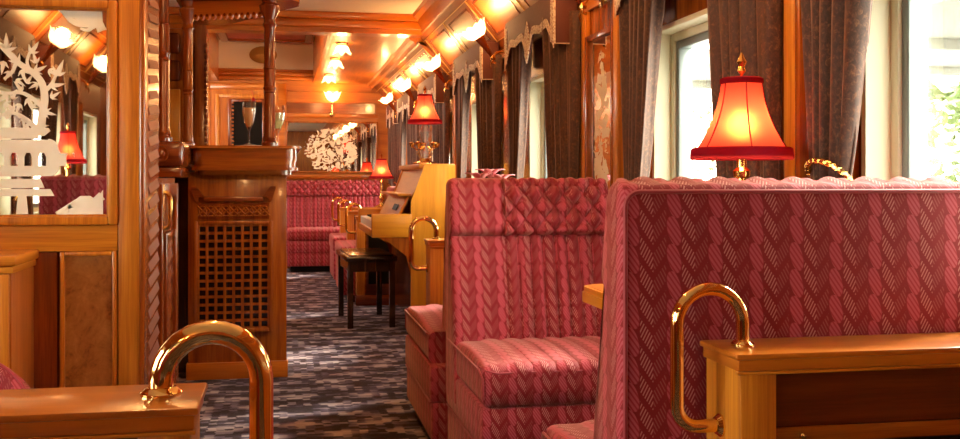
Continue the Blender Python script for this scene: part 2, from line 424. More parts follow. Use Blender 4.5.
b = B(); box(b, -1.0, -.67, YP-.016, YP, .36, .978, .004); obj('stile', b, 'mahogany', cw)
# carved corner post and the low carved bar door along the aisle
b = B(); box(b, -.48, -.425, YP+.08, YP+.40, 0, ZN); po = struct('trim_13', b, 'mahogany')
b = B(); box(b, -.465, -.43, YP+.41, 4.28, .02, 1.2); dr = struct('door_1', b, 'mahogany')
def sawtooth(bm, y0, y1, z0, z1, x, pitch):
    z = z0
    while z < z1-.001:
        h = min(pitch, z1-z)
        A = [(x,y0,z),(x,y1,z+h*.45),(x,y1,z+h),(x,y0,z+h*.55)]
        v = [bm.verts.new(p) for p in A]; t = [bm.verts.new((p[0]+.007, p[1], p[2])) for p in A[:2]]
        bm.faces.new(v); bm.faces.new((v[0], v[1], t[1], t[0])); bm.faces.new((t[0], t[1], v[2], v[3])); bm.faces.new((v[0], t[0], v[3])); bm.faces.new((v[1], v[2], t[1]))
        z += h
b = B(); sawtooth(b, YP+.12, YP+.36, .1, 2.6, -.425, .05); obj('carved_strip', b, plain('matt_carving', (.16,.034,.008), .55), po)
b = B(); sawtooth(b, YP+.62, YP+.86, .1, .96, -.43, .07); obj('carved_strip', b, 'mahogany', dr)
b = B(); frame(b, 'x', -.43, -.415, YP+.42, YP+.97, .06, 1.18, .05, .004); frame(b, 'x', -.43, -.415, YP+.56, YP+.92, .08, 1.0, .03, .004); obj('door_moulding', b, 'mahogany', dr)
b = B(); y = YP+.45; tube(b, [(-.417,y,1.02),(-.40,y,1.025),(-.392,y,1.04),(-.392,y,1.13),(-.40,y,1.145),(-.417,y,1.15)], .008, 8)
box(b, -.417, -.412, y-.018, y+.018, .99, 1.18, .002); obj('door_handle', b, 'brassdull', dr)
# panelled wall behind the bar
b = B(); box(b, XL, -.66, YBM+.02, YBM+.18, 0, ZN); wb = struct('wall_bar', b, 'teak')
b = B()
for x0, x1 in ((-1.05,-.86), (-1.75,-1.1)):
    for z0, z1 in ((1.45,1.95), (.5,1.4)): box(b, x0, x1, YBM, YBM+.02, z0, z1, .01)
obj('panel', b, 'piano', wb)
b = B()
for z in (2.02, 2.25): box(b, -1.0, -.86, YBM-.004, YBM+.02, z, z+.17, .02)
obj('square_panel', b, 'mahogany', wb)
b = B(); box(b, -.74, -.64, YBM-.04, YBM+.19, 0, ZN, .008); cp = obj('carved_post', b, 'teak', wb)
b = B(); z = 1.3
while z < 2.3:
    box(b, -.66, -.63, YBM-.055, YBM-.038, z, z+.035, .008); z += .05
obj('bead_carving', b, 'mahogany', cp)
b = B(); prism(b, [(-.80,2.33),(-.80,2.05),(-.775,2.04),(-.765,2.1),(-.775,2.2),(-.745,2.25),(-.74,2.33)], 'y', YBM-.09, YBM-.02); obj('scroll_bracket', b, 'mahogany', cp)
# end wall: boards, door and picture rail
b = B()
for z0, z1 in ((2.0,2.06), (2.2,2.215), (2.35,2.36)): box(b, .02, 1.25, YE-.02, YE, z0, z1, .004)
box(b, -.08, 0.03, YE-.03, YE, 0, 2.45, .006); box(b, -1.05, -.95, YE-.03, YE, 0, 2.45, .006); box(b, -.95, -.08, YE-.03, YE, 2.36, 2.45, .006)
struct('trim_11', b, 'ceilwood', grain='x')
b = B(); box(b, .03, 1.2, YE-.025, YE, 2.06, 2.2); struct('trim_12', b, 'mahogany', grain='x')
b = B(); box(b, -.95, -.08, YE-.02, YE, .01, 2.36); d2 = struct('door_2', b, 'ceilwood')
b = B(); frame(b, 'y', YE-.05, YE-.02, -.72, -.24, 1.15, 2.24, .045, .008); wf = obj('window_frame', b, 'mahogany', d2)
b = B(); box(b, -.68, -.28, YE-.03, YE-.021, 1.19, 2.2); obj('dark_pane', b, 'black', wf)
b = B(); z = 1.22
while z < 2.18:
    box(b, -.675, -.645, YE-.062, YE-.045, z, z+.03, .007); z += .05
obj('bead_carving', b, 'teak', wf)
b = B(); frame(b, 'y', YE-.035, YE-.02, -.88, -.14, .12, 2.3, .05, .006); obj('door_moulding', b, 'honey', d2)
# ------------------------------------------------------------------ upholstered booths
def sweep(bm, W, prof, disp, xs, r=.03):
    """closed section prof [(s,z,ns,nz)] swept along x with rounded ends; disp(x,i) pushes points outward"""
    rings = []
    for x in xs:
        d = min(x, W-x); ins = 0 if d >= r else r - math.sqrt(max(0, r*r-(r-d)**2))
        rings.append([bm.verts.new((x, s+ns*(disp(x, i)*(1 if d > r*.5 else d/(r*.5))-ins), z+nz*(disp(x, i)*(1 if d > r*.5 else d/(r*.5))-ins))) for i, (s, z, ns, nz) in enumerate(prof)])
    for A, Bq in zip(rings, rings[1:]):
        n = len(A)
        for k in range(n): bm.faces.new((A[k], A[(k+1)%n], Bq[(k+1)%n], Bq[k]))
    bmesh.ops.triangulate(bm, faces=[bm.faces.new(rings[0][::-1]), bm.faces.new(rings[-1])])
def xsamp(W, n, r=.03):
    e = [0, r*.12, r*.3, r*.6, r]
    return e + [r+(W-2*r)*k/n for k in range(1, n)] + [W-q for q in reversed(e)]
def back_prof(T, z0, z1, r, head, hb, nf, rake=.22):
    """upright back: rear plane s=0, front s=T; head roll bulging by hb above height head"""
    P = []
    for k in range(13): P.append((0, z0+(z1-r-z0)*k/12, -1, 0))
    Th = T+hb; R2 = Th/2
    for k in range(1, 10):
        a = PI - PI*k/10; P.append((R2+R2*math.cos(a), z1-r+r*math.sin(a), math.cos(a), math.sin(a)))
    zt = z1-r
    for k in range(nf+1):
        z = zt-(zt-head)*k/nf; q = k/nf
        P.append((Th if q < .8 else T+hb*(1-((q-.8)/.2)**2), z, 1, 0))
    for k in range(1, nf+1): P.append((T+.012*math.sin(PI*k/nf), head-(head-z0)*k/nf, 1, 0))
    P = [(s+(rake*(z1-z) if i > 22 else 0), z, ns, nz) for i, (s, z, ns, nz) in enumerate(P)]
    return P
def booth(name, label, x0, x1, y, d, group=None, fine=True, seat=.69, zt=1.2, border=.23, T=.085, head=.96, mirror=False, back_piping=False, bin_=0):
    """high-backed booth seat; y = rear plane of the back, d = +1 faces away from the camera, -1 towards it"""
    W = x1-x0; t = thing(name, label, 'booth seat', (x0, y, 0), 0, group)
    def fl(bm):
        for v in bm.verts:
            v.co.y *= d
            if mirror: v.co.x = W - v.co.x
    nf = 40 if fine else 8; nx = 240 if fine else 40
    P = back_prof(T, .30, zt, .034, head, .03, nf); sv = [0]
    for a, c in zip(P, P[1:]): sv.append(sv[-1]+math.hypot(c[0]-a[0], c[1]-a[1]))
    xe = W-.03
    def disp(x, i):
        s, z, ns, nz = P[i]
        if i < 13: return 0
        g = -.014*math.exp(-((z-head)/.012)**2) if i > 22 else 0
        if x < border: 
            return g - (.006*math.exp(-((x-border)/.006)**2))
        if z > head and i > 14:
            a = (x-border)/.085; c = sv[i]/.105
            return g + (.034 if ns > .9 else .034*max(0, ns)+.006)*(abs(math.sin(PI*(a+c)))*abs(math.sin(PI*(a-c))))**.6 - .010
        if ns > .5:
            return g + .020*abs(math.sin(PI*(x-border)/.053))**.7 - .009
        return g
    b = B(); sweep(b, W, P, disp, xsamp(W, nx), .028)
    if bin_:
        for v in b.verts: v.co.x = bin_+v.co.x*(W-bin_)/W
    fl(b); back = obj('backrest', b, 'fabric', t, sharp=50)
    if back_piping:
        b = B(); q = .012; r = .03
        zp = zt-.028; q = .008
        pts = [(q,.001,.32), (q,.001,zp-r)] + [(q+r-r*math.cos(a), .001, zp-r+r*math.sin(a)) for a in (.4,.8,1.2)] + [(q+r,.001,zp), (W-q,.001,zp)]
        tube(b, pts, .005, 6); fl(b); obj('piping', b, 'piping', back)
    # seat: cushion with waterfall front, and the box below in two tiers
    s0, s1, zc, zs = T-.005, seat, .40, .548
    Q = []
    for k in range(4): Q.append((s0+(s1-.02-s0)*k/3, zc, 0, -1))
    Q.append((s1, zc+.02, 1, -.3)); Q.append((s1+.004, (zc+zs)/2, 1, 0)); Q.append((s1, zs-.05, 1, 0))
    for k in range(1, 5):
        a = PI/2*k/5; Q.append((s1-.045+.045*math.cos(a), zs-.045+.045*math.sin(a), math.cos(a), math.sin(a)))
    for k in range(11):
        q = k/10; Q.append((s1-.05-(s1-.05-s0)*q, zs+.018*math.sin(PI*min(1, q*1.2))-.012*q, 0, 1))
    def sd(x, i):
        if i < 7 or x < .10: return 0
        return .010*abs(math.sin(PI*(x-.10)/.085))**.6 - .002
    b = B(); sweep(b, W, Q, sd, xsamp(W, nx), .03)
    for v in b.verts: v.co.x = .007+v.co.x*(W-.012)/W
    fl(b); cu = obj('seat_cushion', b, 'fabric', t, sharp=50)
    b = B(); e = .004
    tube(b, [(e, s1-.06, zs-.012)] + [(e+.02, s1-.012, zs-.02)] + [(W*k/12, s1-.004, zs-.028) for k in range(1, 12)] + [(W-e, s1-.03, zs-.02)], .004, 6)
    tube(b, [(-.001, s0, zs-.018), (-.001, s1-.05, zs-.018), (-.002+.01, s1-.005, zs-.05), (.008, s1, zc+.03)], .004, 6); fl(b); obj('piping', b, 'piping', cu)
    b = B(); box(b, .004, W, .0, s1-.01, .245, zc, .016); fl(b); obj('upper_tier', b, 'fabric', t)
    b = B(); box(b, .010, W, .0, s1-.022, .075, .248, .016); fl(b); lt = obj('lower_tier', b, 'fabric', t)
    b = B(); tube(b, [(.006, .02, .247), (.006, s1-.02, .247), (W, s1-.02, .247)], .004, 6); fl(b); obj('piping', b, 'piping', lt)
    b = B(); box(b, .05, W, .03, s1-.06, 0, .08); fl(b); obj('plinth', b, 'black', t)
    return t
booth('booth_seat', 'nearest pink booth seat seen from its plain back, beside the small table with looped handle', .67, 1.49, 1.99, 1, 'pink booth seats by the windows', True, back_piping=True, border=.03)
booth('booth_seat', 'pink booth seat facing the camera with diamond quilted head roll and pleated back', .67, 1.36, 4.32, -1, 'pink booth seats by the windows', True, seat=.82)
booth('booth_seat', 'pink booth seat facing the piano, set back to back behind the quilted pleated booth', .605, 1.36, 4.325, 1, 'pink booth seats by the windows', False, seat=.94, zt=1.18, bin_=.085)
booth('sofa', 'long pink pleated sofa across the far end wall under the etched mirror', .03, 1.30, 13.86, -1, None, True, seat=.60, border=.02, zt=1.17)
b = B(); box(b, .0, 1.38, YE-.06, YE-.021, 1.19, 1.25, .006); tag(obj('ledge', b, 'teak', grain='x'), 'teak ledge along the end wall between far sofa and mirror', 'ledge')
def bench(y0, y1, label):
    t = thing('bench_seat', label, 'bench seat', (0,0,0), 0, 'low pink bench seats beyond the piano')
    b = B(); box(b, .53, 1.39, y0, y1, .38, .54, .03, 3); obj('seat_cushion', b, 'fabric', t)
    b = B(); box(b, .54, 1.39, y0+.01, y1-.01, .07, .38, .012); obj('seat_base', b, 'fabric', t)
    b = B(); box(b, 1.22, 1.39, y0, y1, .54, 1.1, .04, 3); obj('backrest', b, 'fabric', t)
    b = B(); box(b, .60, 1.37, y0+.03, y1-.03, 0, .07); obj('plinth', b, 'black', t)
bench(9.98, 11.08, 'low pink bench seat just beyond the piano, between looped brass handles')
bench(11.5, 12.5, 'low pink bench seat farther along, before the far end sofa')
# ------------------------------------------------------------------ small tables with looped brass handle
def console(label, xe, y0, y1, sx, length, group, x_in=.105, x_out=.0, hand='brass', r=.0135, zt=.87, rise=.045, kx=1.0):
    """table with closed end; xe = its aisle end, sx = direction from the aisle to the wall"""
    t = thing('side_table', label, 'table', (xe, y0, 0), 0, group); D = y1-y0
    def fx(bm):
        if sx < 0:
            for v in bm.verts: v.co.x *= -1
    L = length
    b = B(); box(b, 0, L, 0, D, zt-.012, zt, .004); box(b, .006, L, .004, D-.004, zt-.034, zt-.010, .004); fx(b); top = obj('tabletop', b, 'ceilwood', t, grain='x')
    b = B(); box(b, .004, L, .002, .016, zt-.040, zt-.034, .002); fx(b); obj('edge_bead', b, 'honey', top, grain='x')
    b = B(); box(b, .012, .085, .008, D-.008, 0, zt-.034, .003); fx(b); obj('end_post', b, 'honey', t)
    b = B(); box(b, .085, L, .03, D-.01, .10, zt-.034); fx(b); pn = obj('panel', b, 'panelwood', t, grain='x')
    b = B(); box(b, .085, L, .014, .03, zt-.175, zt-.145, .003); box(b, .085, .10, .014, .03, .12, zt-.175, .003); fx(b); obj('panel_rail', b, 'teak', pn, grain='x')
    b = B(); box(b, .12, L-.03, .026, .031, .2, zt-.18); fx(b); obj('recess_shade', b, 'black', pn)  # flat black sheet on the panel, painting the shade of a recess
    b = B(); box(b, .0, L, 0, D, 0, .10, .006); fx(b); obj('plinth', b, 'mahogany', t, grain='x')
    b = B(); lathe(b, [(0,0),(.006,0),(.006,.006),(.0,.010)], 8, (0,0,0), cap=False)
    for v in b.verts: x,y,z = v.co; v.co = (.14+x, .014-z, zt-.16+y)
    fx(b); obj('screw', b, 'brassdull', pn)
    # handle: up from the top, over the end in a half circle, down and back into the post
    xa, xb = x_in*.55*kx, -x_in*.75*kx; yc = D*.55; R = (xa-xb)/2; zc = zt+rise; cx = (xa+xb)/2
    pts = [(xa, yc, zt), (xa, yc, zc)] + [(cx+R*math.cos(a), yc, zc+R*math.sin(a)) for a in [PI*k/14 for k in range(1, 14)]] + [(xb, yc, zc)]
    zl = zt-.155
    pts += [(xb, yc, zl+R*.6)] + [(xb+R*.6-R*.6*math.cos(a), yc, zl+R*.6-R*.6*math.sin(a)) for a in [PI/2*k/6 for k in range(1, 7)]] + [(.012, yc, zl)]
    b = B(); tube(b, pts, r, 14); fx(b); h = obj('handle', b, hand, t, sharp=60)
    b = B(); lathe(b, [(r*1.7,0),(r*1.7,.004),(r*1.25,.011),(r*1.05,.012)], 16, (xa, yc, zt))
    fx(b); obj('flange', b, hand, h)
    b = B(); lathe(b, [(r*1.7,0),(r*1.7,.004),(r*1.25,.011)], 16)
    for v in b.verts: x,y,z = v.co; v.co = (.012-z, yc+y, zl+x)
    fx(b); obj('flange', b, hand, h)
    return t
G1 = 'small wooden tables with looped brass handles'
console('teak side table in front of the nearest booth back, looped brass handle at its left', .83, 1.80, 1.978, 1, .64, G1)
console('teak side table at the lower left corner with big looped brass handle', -.121, 1.53, 1.72, -1, 1.2, G1, x_in=.115, hand='brass', r=.0185, rise=.018)
console('teak side table with looped brass handle between the pink booth and the piano', .748, 5.40, 5.58, 1, .7, G1)
G2 = 'far small tables with looped brass handles'
console('far teak side table with brass loop right behind the piano keyboard', .66, 9.70, 9.90, 1, .75, G2, zt=.84)
console('far teak side table with brass loop between the two low benches', .66, 11.2, 11.40, 1, .75, G2, zt=.84)
console('farthest teak side table with brass loop, under the small red lamp', .66, 12.62, 12.82, 1, .75, G2, zt=.84)
# dining table between the two facing booths
t = thing('dining_table', 'gold edged wooden table between the two nearest facing pink booths', 'table', (1.15, 2.93, 0))
b = B(); r = .06; x0, x1, y0, y1 = -.23, .20, -.36, .22
def rr(q): return [(x+q*math.cos(a0+PI/2*k/6), y+q*math.sin(a0+PI/2*k/6)) for (x, y, a0) in ((x1-r,y1-r,0),(x0+r,y1-r,PI/2),(x0+r,y0+r,PI),(x1-r,y0+r,1.5*PI)) for k in range(7)]
prism(b, rr(r), 'z', .843, .862); tp = obj('tabletop', b, 'honey', t, grain='x')
b = B(); prism(b, rr(r+.006), 'z', .815, .845); obj('table_edge', b, 'piano', tp, grain='x')
b = B(); prism(b, rr(r-.01), 'z', .862, .864); obj('inlay', b, 'ceilwood', tp, grain='x')
b = B(); lathe(b, [(.17,0),(.17,.02),(.06,.06),(.035,.12),(.035,.70),(.06,.78),(.12,.815)], 20); obj('pedestal', b, 'brassdull', t)
# ------------------------------------------------------------------ lamps
def lamp(label, x, y, z, zsb, kind='brass', D=.31, H=.235, power=6, group='red shaded table lamps'):
    t = thing('table_lamp', label, 'lamp', (x, y, z), 0, group); h = zsb-z
    if kind == 'brass':
        prof = [(.0,0),(.085,0),(.085,.012),(.06,.022),(.03,.035),(.018,.06),(.028,.085),(.032,.12),(.02,.16),(.014,.2)]
        prof = [(r, q*h/.36 if h < .36 else q) for r, q in prof] + [(.013, h-.05),(.022,h-.045),(.024,h-.03),(.014,h-.02),(.014,h+.06)]
        b = B(); lathe(b, prof, 20); obj('lamp_base', b, 'brassdull', t)
    else:
        b = B(); lathe(b, [(.0,0),(.10,0),(.10,.015),(.05,.03),(.04,.05)], 20); obj('lamp_base', b, 'brassdull', t)
        b = B(); lathe(b, [(.04,.05),(.075,.09),(.03,.14),(.022,.17),(.045,.22),(.055,.27),(.03,.31),(.016,h)], 12); obj('stem', b, 'crystal', t)
        for k in range(5):
            a = 2*PI*k/5+.3; b = B()
            tube(b, [(.03*math.cos(a),.03*math.sin(a),.15),(.07*math.cos(a),.07*math.sin(a),.12),(.11*math.cos(a),.11*math.sin(a),.16)], .006, 6)
            lathe(b, [(.004,-.02),(.022,.0),(.026,.02),(.006,.03)], 8, (.11*math.cos(a),.11*math.sin(a),.16)); obj('branch', b, 'brassdull', t)
    R = D/2; rt = R*.40
    def rad(q): return rt+(R-rt)*(.20*q+.80*q**2.1)
    b = B(); n = 48; rows = []
    for k in range(13):
        q = k/12; z0 = h+H*(1-q)*.985+.012
        rows.append([(rad(q)*(1-.018*(abs(math.cos(3*(2*PI*j/n+PI/2+.22+PI/6)))**.5))*math.cos(2*PI*j/n), rad(q)*(1-.018*(abs(math.cos(3*(2*PI*j/n+PI/2+.22+PI/6)))**.5))*math.sin(2*PI*j/n), z0) for j in range(n)])
    grid(b, rows, True); sh = obj('lamp_shade', b, 'redshade', t, recalc=True)
    b = B(); lathe(b, [(R*.985,0),(R*1.02,.004),(R*1.0,.03),(R*.955,.034)], 48, (0,0,h), cap=False); obj('shade_braid', b, 'redtrim', sh)
    b = B(); lathe(b, [(rt*.94,0),(rt*1.08,.004),(rt*1.08,.016),(rt*.94,.02)], 32, (0,0,h+H-.008), cap=False); obj('shade_braid', b, 'redtrim', sh)
    for j in range(6):
        a = 2*PI*j/6-PI/2-.22; b = B()
        tube(b, [((rad(k/10)+.001)*math.cos(a), (rad(k/10)+.001)*math.sin(a), h+H*(1-k/10)*.985+.012) for k in range(11)], .0018, 5); obj('shade_rib', b, 'redtrim', sh)
    b = B(); lathe(b, [(.003,0),(.004,.02),(.012,.03),(.008,.042),(.014,.055),(.006,.07),(.002,.08)], 12, (0,0,h+H)); tube(b, [(-rt,0,h+H),(rt,0,h+H)], .002, 5); obj('finial', b, 'brassdull', sh)
    b = B(); lathe(b, [(.008,-.02),(.018,.0),(.026,.03),(.02,.055),(.006,.07)], 12, (0,0,h+H*.28)); obj('bulb', b, 'lampbulb', t)
    li = bpy.data.lights.new('lamp_light', 'POINT'); li.energy = power; li.color = (1,.52,.2); li.shadow_soft_size = .03
    lo = bpy.data.objects.new('lamp_light', li); C.objects.link(lo); lo.parent = t; lo.location = (0,0,h+H*.42)
    return t
lamp('large red silk table lamp between the two nearest facing booths', 1.223, 2.62, .864, 1.249, D=.270, H=.212, power=5)
lamp('red silk table lamp with branched crystal stem standing on the piano', 1.15, 8.5, 1.312, 1.65, 'crystal', D=.285, power=5)
lamp('small distant red table lamp beside the far end sofa', 1.18, 12.72, .84, 1.19, D=.30, power=4)
# ------------------------------------------------------------------ piano and bench
t = thing('upright_piano', 'honey coloured upright piano against the window wall, lid board tilted open', 'piano', (0,0,0))
y0, y1 = 7.85, 9.33
side = [(.97,.10),(1.30,.10),(1.30,1.30),(1.06,1.30),(.955,1.02),(.955,.10)]
for y in (y0, y1-.035):
    b = B(); prism(b, side, 'y', y, y+.035); obj('end_panel', b, 'piano', t)
    b = B(); box(b, .655, .96, y-.002, y+.05, .745, .925, .006); ck = obj('key_cheek', b, 'piano', t, grain='x')
    b = B(); prism(b, [(.70,.745),(.955,.745),(.955,.45),(.92,.60),(.80,.70)], 'y', y+.008, y+.03); obj('bracket', b, 'teak', t)
b = B(); box(b, 1.02, 1.30, y0+.035, y1-.035, 1.27, 1.31, .005); obj('lid', b, 'piano', t, grain='y')
b = B(); box(b, 1.22, 1.29, y0+.035, y1-.035, .1, 1.27); obj('back_board', b, 'teak', t, grain='y')
b = B(); prism(b, [(.965,1.02),(1.065,1.28),(1.085,1.28),(.985,1.02)], 'y', y0+.035, y1-.035); obj('front_board', b, 'piano', t, grain='y')
b = B(); box(b, .97, 1.0, y0+.035, y1-.035, .1, .74); obj('knee_board', b, 'mahogany', t, grain='y')
b = B(); box(b, .66, .97, y0+.05, y1-.05, .745, .80, .004); obj('key_bed', b, 'piano', t, grain='y')
wh = B(); bl = B(); n = 52; w = (y1-y0-.12)/n
for k in range(n):
    box(wh, .675, .83, y0+.06+w*k+.001, y0+.06+w*(k+1)-.001, .80, .862, .002, 1)
    if k % 7 in (0,1,3,4,5): box(bl, .73, .83, y0+.06+w*(k+1)-.006, y0+.06+w*(k+1)+.006, .862, .876, .002, 1)
kb = obj('keyboard', wh, 'ivory', t); obj('black_keys', bl, 'black', kb)
b = B(); prism(b, [(.83,.86),(.935,1.06),(.95,1.05),(.85,.85)], 'y', y0+.05, y1-.05); fb = obj('fallboard', b, 'piano', t, grain='y')
b = B(); box(b, .86, .965, y0+.05, y1-.05, 1.06, 1.08, .004); obj('music_ledge', b, 'piano', fb, grain='y')
b = B(); prism(b, [(.868,.945),(.89,.99),(.886,.992),(.864,.947)], 'y', y0+.25, y0+.55); obj('maker_plate', b, 'black', fb)
t = thing('piano_bench', 'dark wooden piano bench standing in the aisle before the piano', 'bench', (.67, 8.66, 0), .04)
b = B(); box(b, -.205, .205, -.44, .44, .535, .575, .008); box(b, -.175, .175, -.41, .41, .575, .585, .006); obj('seat', b, 'darkwood', t, grain='y')
b = B()
for a in (-1, 1):
    box(b, a*.17-.012, a*.17+.012, -.38, .38, .45, .535); box(b, -.17, .17, a*.39-.012, a*.39+.012, .45, .535)
obj('apron', b, 'darkwood', t, grain='y')
for a in (-1, 1):
    for c in (-1, 1):
        b = B(); prism(b, [(a*.19, c*.42),(a*.145, c*.42),(a*.145, c*.375),(a*.19, c*.375)], 'z', 0, .535); obj('leg', b, 'darkwood', t)
# ------------------------------------------------------------------ bar
FY = 6.33; BX0, BX1 = -.56, .015
t = thing('bar_counter', 'carved teak bar counter with square lattice panel at the left of the aisle', 'bar', (0, FY, 0))
b = B(); box(b, BX0, BX1, 0, 1.1, .0, 1.235, .004); cb = obj('cabinet', b, 'teak', t)
b = B(); box(b, BX0-.01, BX1+.008, -.018, .05, .0, .10, .006); obj('plinth', b, 'ceilwood', t, grain='x')
b = B(); box(b, BX0+.055, BX0+.475, -.004, -.001, .30, .925); lp = obj('lattice_backing', b, 'darkwood', t)
b = B(); x0, x1, z0, z1 = BX0+.06, BX0+.47, .305, .92
for k in range(9): x = x0+(x1-x0)*k/8; box(b, x-.0085, x+.0085, -.036, -.016, z0, z1, .002, 1)
for k in range(14): z = z0+(z1-z0)*k/13; box(b, x0, x1, -.033, -.016, z-.0085, z+.0085, .002, 1)
obj('lattice', b, 'teak', lp)
b = B(); frame(b, 'y', -.042, -.001, BX0+.035, BX0+.495, .28, .945, .024, .005); obj('lattice_frame', b, 'teak', lp)
b = B(); box(b, BX0+.06, BX0+.47, -.012, -.001, .955, 1.05); fz = obj('frieze', b, 'mahogany', t)
b = B()
for k in range(9):                                          # interlaced fret carving
    c = BX0+.085+k*.045
    for s_ in (-1, 1):
        tube(b, [(c-.03, -.016, 1.003-s_*.03), (c, -.020, 1.003), (c+.03, -.016, 1.003+s_*.03)], .006, 5)
    tube(b, [(c+.020*math.cos(a), -.018, 1.003+.030*math.sin(a)) for a in [2*PI*j/10 for j in range(10)]], .004, 5, closed=True)
obj('fret_carving', b, 'teak', fz)
b = B()
prism(b, [(BX0+.02,1.15),(BX0+.02,1.135),(BX0+.045,1.06),(BX0+.06,1.055),(BX0+.065,1.085),(BX0+.10,1.085),(BX0+.08,1.11),(BX0+.05,1.15)], 'y', -.04, -.001)
prism(b, [(2*BX0+.53-p, q) for p, q in [(BX0+.02,1.15),(BX0+.02,1.135),(BX0+.045,1.06),(BX0+.06,1.055),(BX0+.065,1.085),(BX0+.10,1.085),(BX0+.08,1.11),(BX0+.05,1.15)]], 'y', -.04, -.001)
box(b, BX0+.09, BX0+.44, -.035, -.001, 1.06, 1.09, .008); obj('stepped_moulding', b, 'mahogany', t, grain='x')
def ctr(x0, x1, y0, y1, r): return [(x+r*math.cos(a0+PI/2*k/7), y+r*math.sin(a0+PI/2*k/7)) for (x, y, a0) in ((x1-r,y1-r,0),(x0+r,y1-r,PI/2),(x0+r,y0+r,PI),(x1-r,y0+r,1.5*PI)) for k in range(8)]
def tier(bm, g, z0, z1): prism(bm, ctr(-.53-g, .075+g, -.12-g, 1.12, .07), 'z', z0, z1)
b = B(); tier(b, .02, 1.372, 1.39); tier(b, .0, 1.30, 1.372); tier(b, -.006, 1.262, 1.30); tier(b, .008, 1.245, 1.262); tier(b, -.03, 1.22, 1.245)
ct = obj('countertop', b, 'teak', t, grain='x')
b = B(); tier(b, .026, 1.376, 1.384); tier(b, .006, 1.255, 1.262); obj('countertop_bead', b, 'ceilwood', ct, grain='x')
b = B(); box(b, -.74, -.535, -.55, .3, 1.26, 1.40, .03, 3); box(b, -.73, -.545, -.53, .3, 1.20, 1.262, .02); eb = obj('end_block', b, 'mahogany', t, grain='x')
b = B(); lathe(b, [(0,.0),(.045,0),(.04,.012),(.025,.008),(.018,.018),(0,.022)], 16, cap=False)
for v in b.verts: x,y,z = v.co; v.co = (-.655+x, -.551-z, 1.33+y)
obj('rosette', b, 'mahogany', eb)
b = B(); box(b, -.80, BX0, .25, 1.0, 0, 1.2); obj('side_cabinet', b, 'darkwood', t)
def column(x, y, z0, z1, r, mat='teak'):
    b = B(); H = z1-z0
    lathe(b, [(r*1.5,0),(r*1.5,.02),(r*1.1,.03),(r*1.25,.05),(r,.07),(r,.36*H),(r*1.15,.365*H),(r,.375*H),(r*1.2,.395*H),(r,.405*H),(r*1.0,.52*H),(r*1.15,.525*H),(r*1.0,.535*H),(r*.95,.80*H),(r*1.3,.82*H),(r*1.0,.84*H),(r*1.0,.86*H),(r*1.7,.91*H),(r*1.9,.95*H),(r*1.3,.97*H),(r*1.5,H)], 16, (x, y, z0))
    return obj('column', b, mat, t)
column(-.655, -.45, 1.40, ZN-.001, .036, 'mahogany'); column(-.575, .16, 1.39, 2.27, .028); column(-.085, -.06, 1.39, 2.27, .033, 'mahogany')
# canopy over the counter
cp_ = [(-.62,.10),(-.10,-.13),(-.02,-.13),(.09,.02),(.09,.20),(-.40,1.1),(-.62,1.1)]
b = B(); prism(b, cp_, 'z', 2.27, 2.29); prism(b, [(x*1.05, y*1.05) for x, y in cp_], 'z', 2.29, 2.42); cy = obj('canopy', b, 'teak', t, grain='x')
b = B(); a = Vector((-.575,.16,0)); c = Vector((-.085,-.06,0)); dv = (c-a); L = dv.length; dv.normalize(); nv = Vector((-dv.y, dv.x, 0))*.012
def fret_pt(s, z, k): p = a+dv*s+nv*k; return (p.x, p.y, z)
pr = [(0,2.27),(L,2.27)]; nsc = 14
for k in range(nsc):
    s = L-L*k/nsc; w_ = L/nsc
    pr += [(s, 2.185), (s-w_*.25, 2.163), (s-w_*.5, 2.155), (s-w_*.75, 2.163)]
pr.append((0,2.185))
v0 = [b.verts.new(fret_pt(s, z, -1)) for s, z in pr]; v1 = [b.verts.new(fret_pt(s, z, 1)) for s, z in pr]
b.faces.new(v0); b.faces.new(v1[::-1])
for i in range(len(pr)): b.faces.new((v0[i], v1[i], v1[(i+1)%len(pr)], v0[(i+1)%len(pr)]))
fw = obj('fretwork', b, 'ceilwood', cy, grain='x')
for k in range(nsc):
    s = L*(k+.5)/nsc; b = B(); tube(b, [fret_pt(s, 2.183, -1.1), fret_pt(s, 2.183, 1.1)], .0095, 8); obj('fret_hole', b, 'mahogany', fw)
# glasses on the bar
def flute(label, x, y, z, drink=True):
    t = thing('champagne_flute', label, 'glass', (x, y, z), 0, 'glasses on the bar')
    k_ = 1.3
    b = B(); lathe(b, [(q*k_, w_) for q, w_ in [(.0,0),(.032,.001),(.03,.004),(.005,.012),(.004,.09),(.010,.105),(.022,.14),(.030,.19),(.031,.23),(.029,.265),(.0275,.265),(.029,.23),(.028,.19),(.020,.142),(.006,.108),(.0,.106)]], 20, cap=False); obj('glass_bowl', b, 'crystal', t)
    b = B(); lathe(b, [(q*k_, w_) for q, w_ in [(.0,.112),(.008,.115),(.019,.143),(.0265,.19),(.0275,.225),(.0,.2255)]], 20, cap=False); obj('drink', b, 'champagne', t)
    b = B(); lathe(b, [(0,0),(.012,.004),(.013,.014),(.006,.024),(0,.026)], 10, (.026,0,.262), cap=False); fr = obj('berry', b, 'redfruit', t)
    b = B(); tube(b, [(.026,0,.286),(.022,.004,.31),(.012,.006,.33)], .0016, 5); obj('stalk', b, 'redfruit', fr)
flute('tall champagne flute with a red berry on its rim, on the bar counter', -.205, 6.30, 1.394)
t = thing('coaster', 'round white paper coaster under the champagne flute', 'coaster', (-.205, 6.30, 1.39)); b = B(); lathe(b, [(0,0),(.085,0),(.085,.0035),(0,.0035)], 28, cap=False); obj('coaster_disc', b, 'ivory', t)
t = thing('cocktail_glass', 'wide pale cocktail glass half hidden by the front bar column', 'glass', (-.05, 6.95, 1.39), 0, 'glasses on the bar')
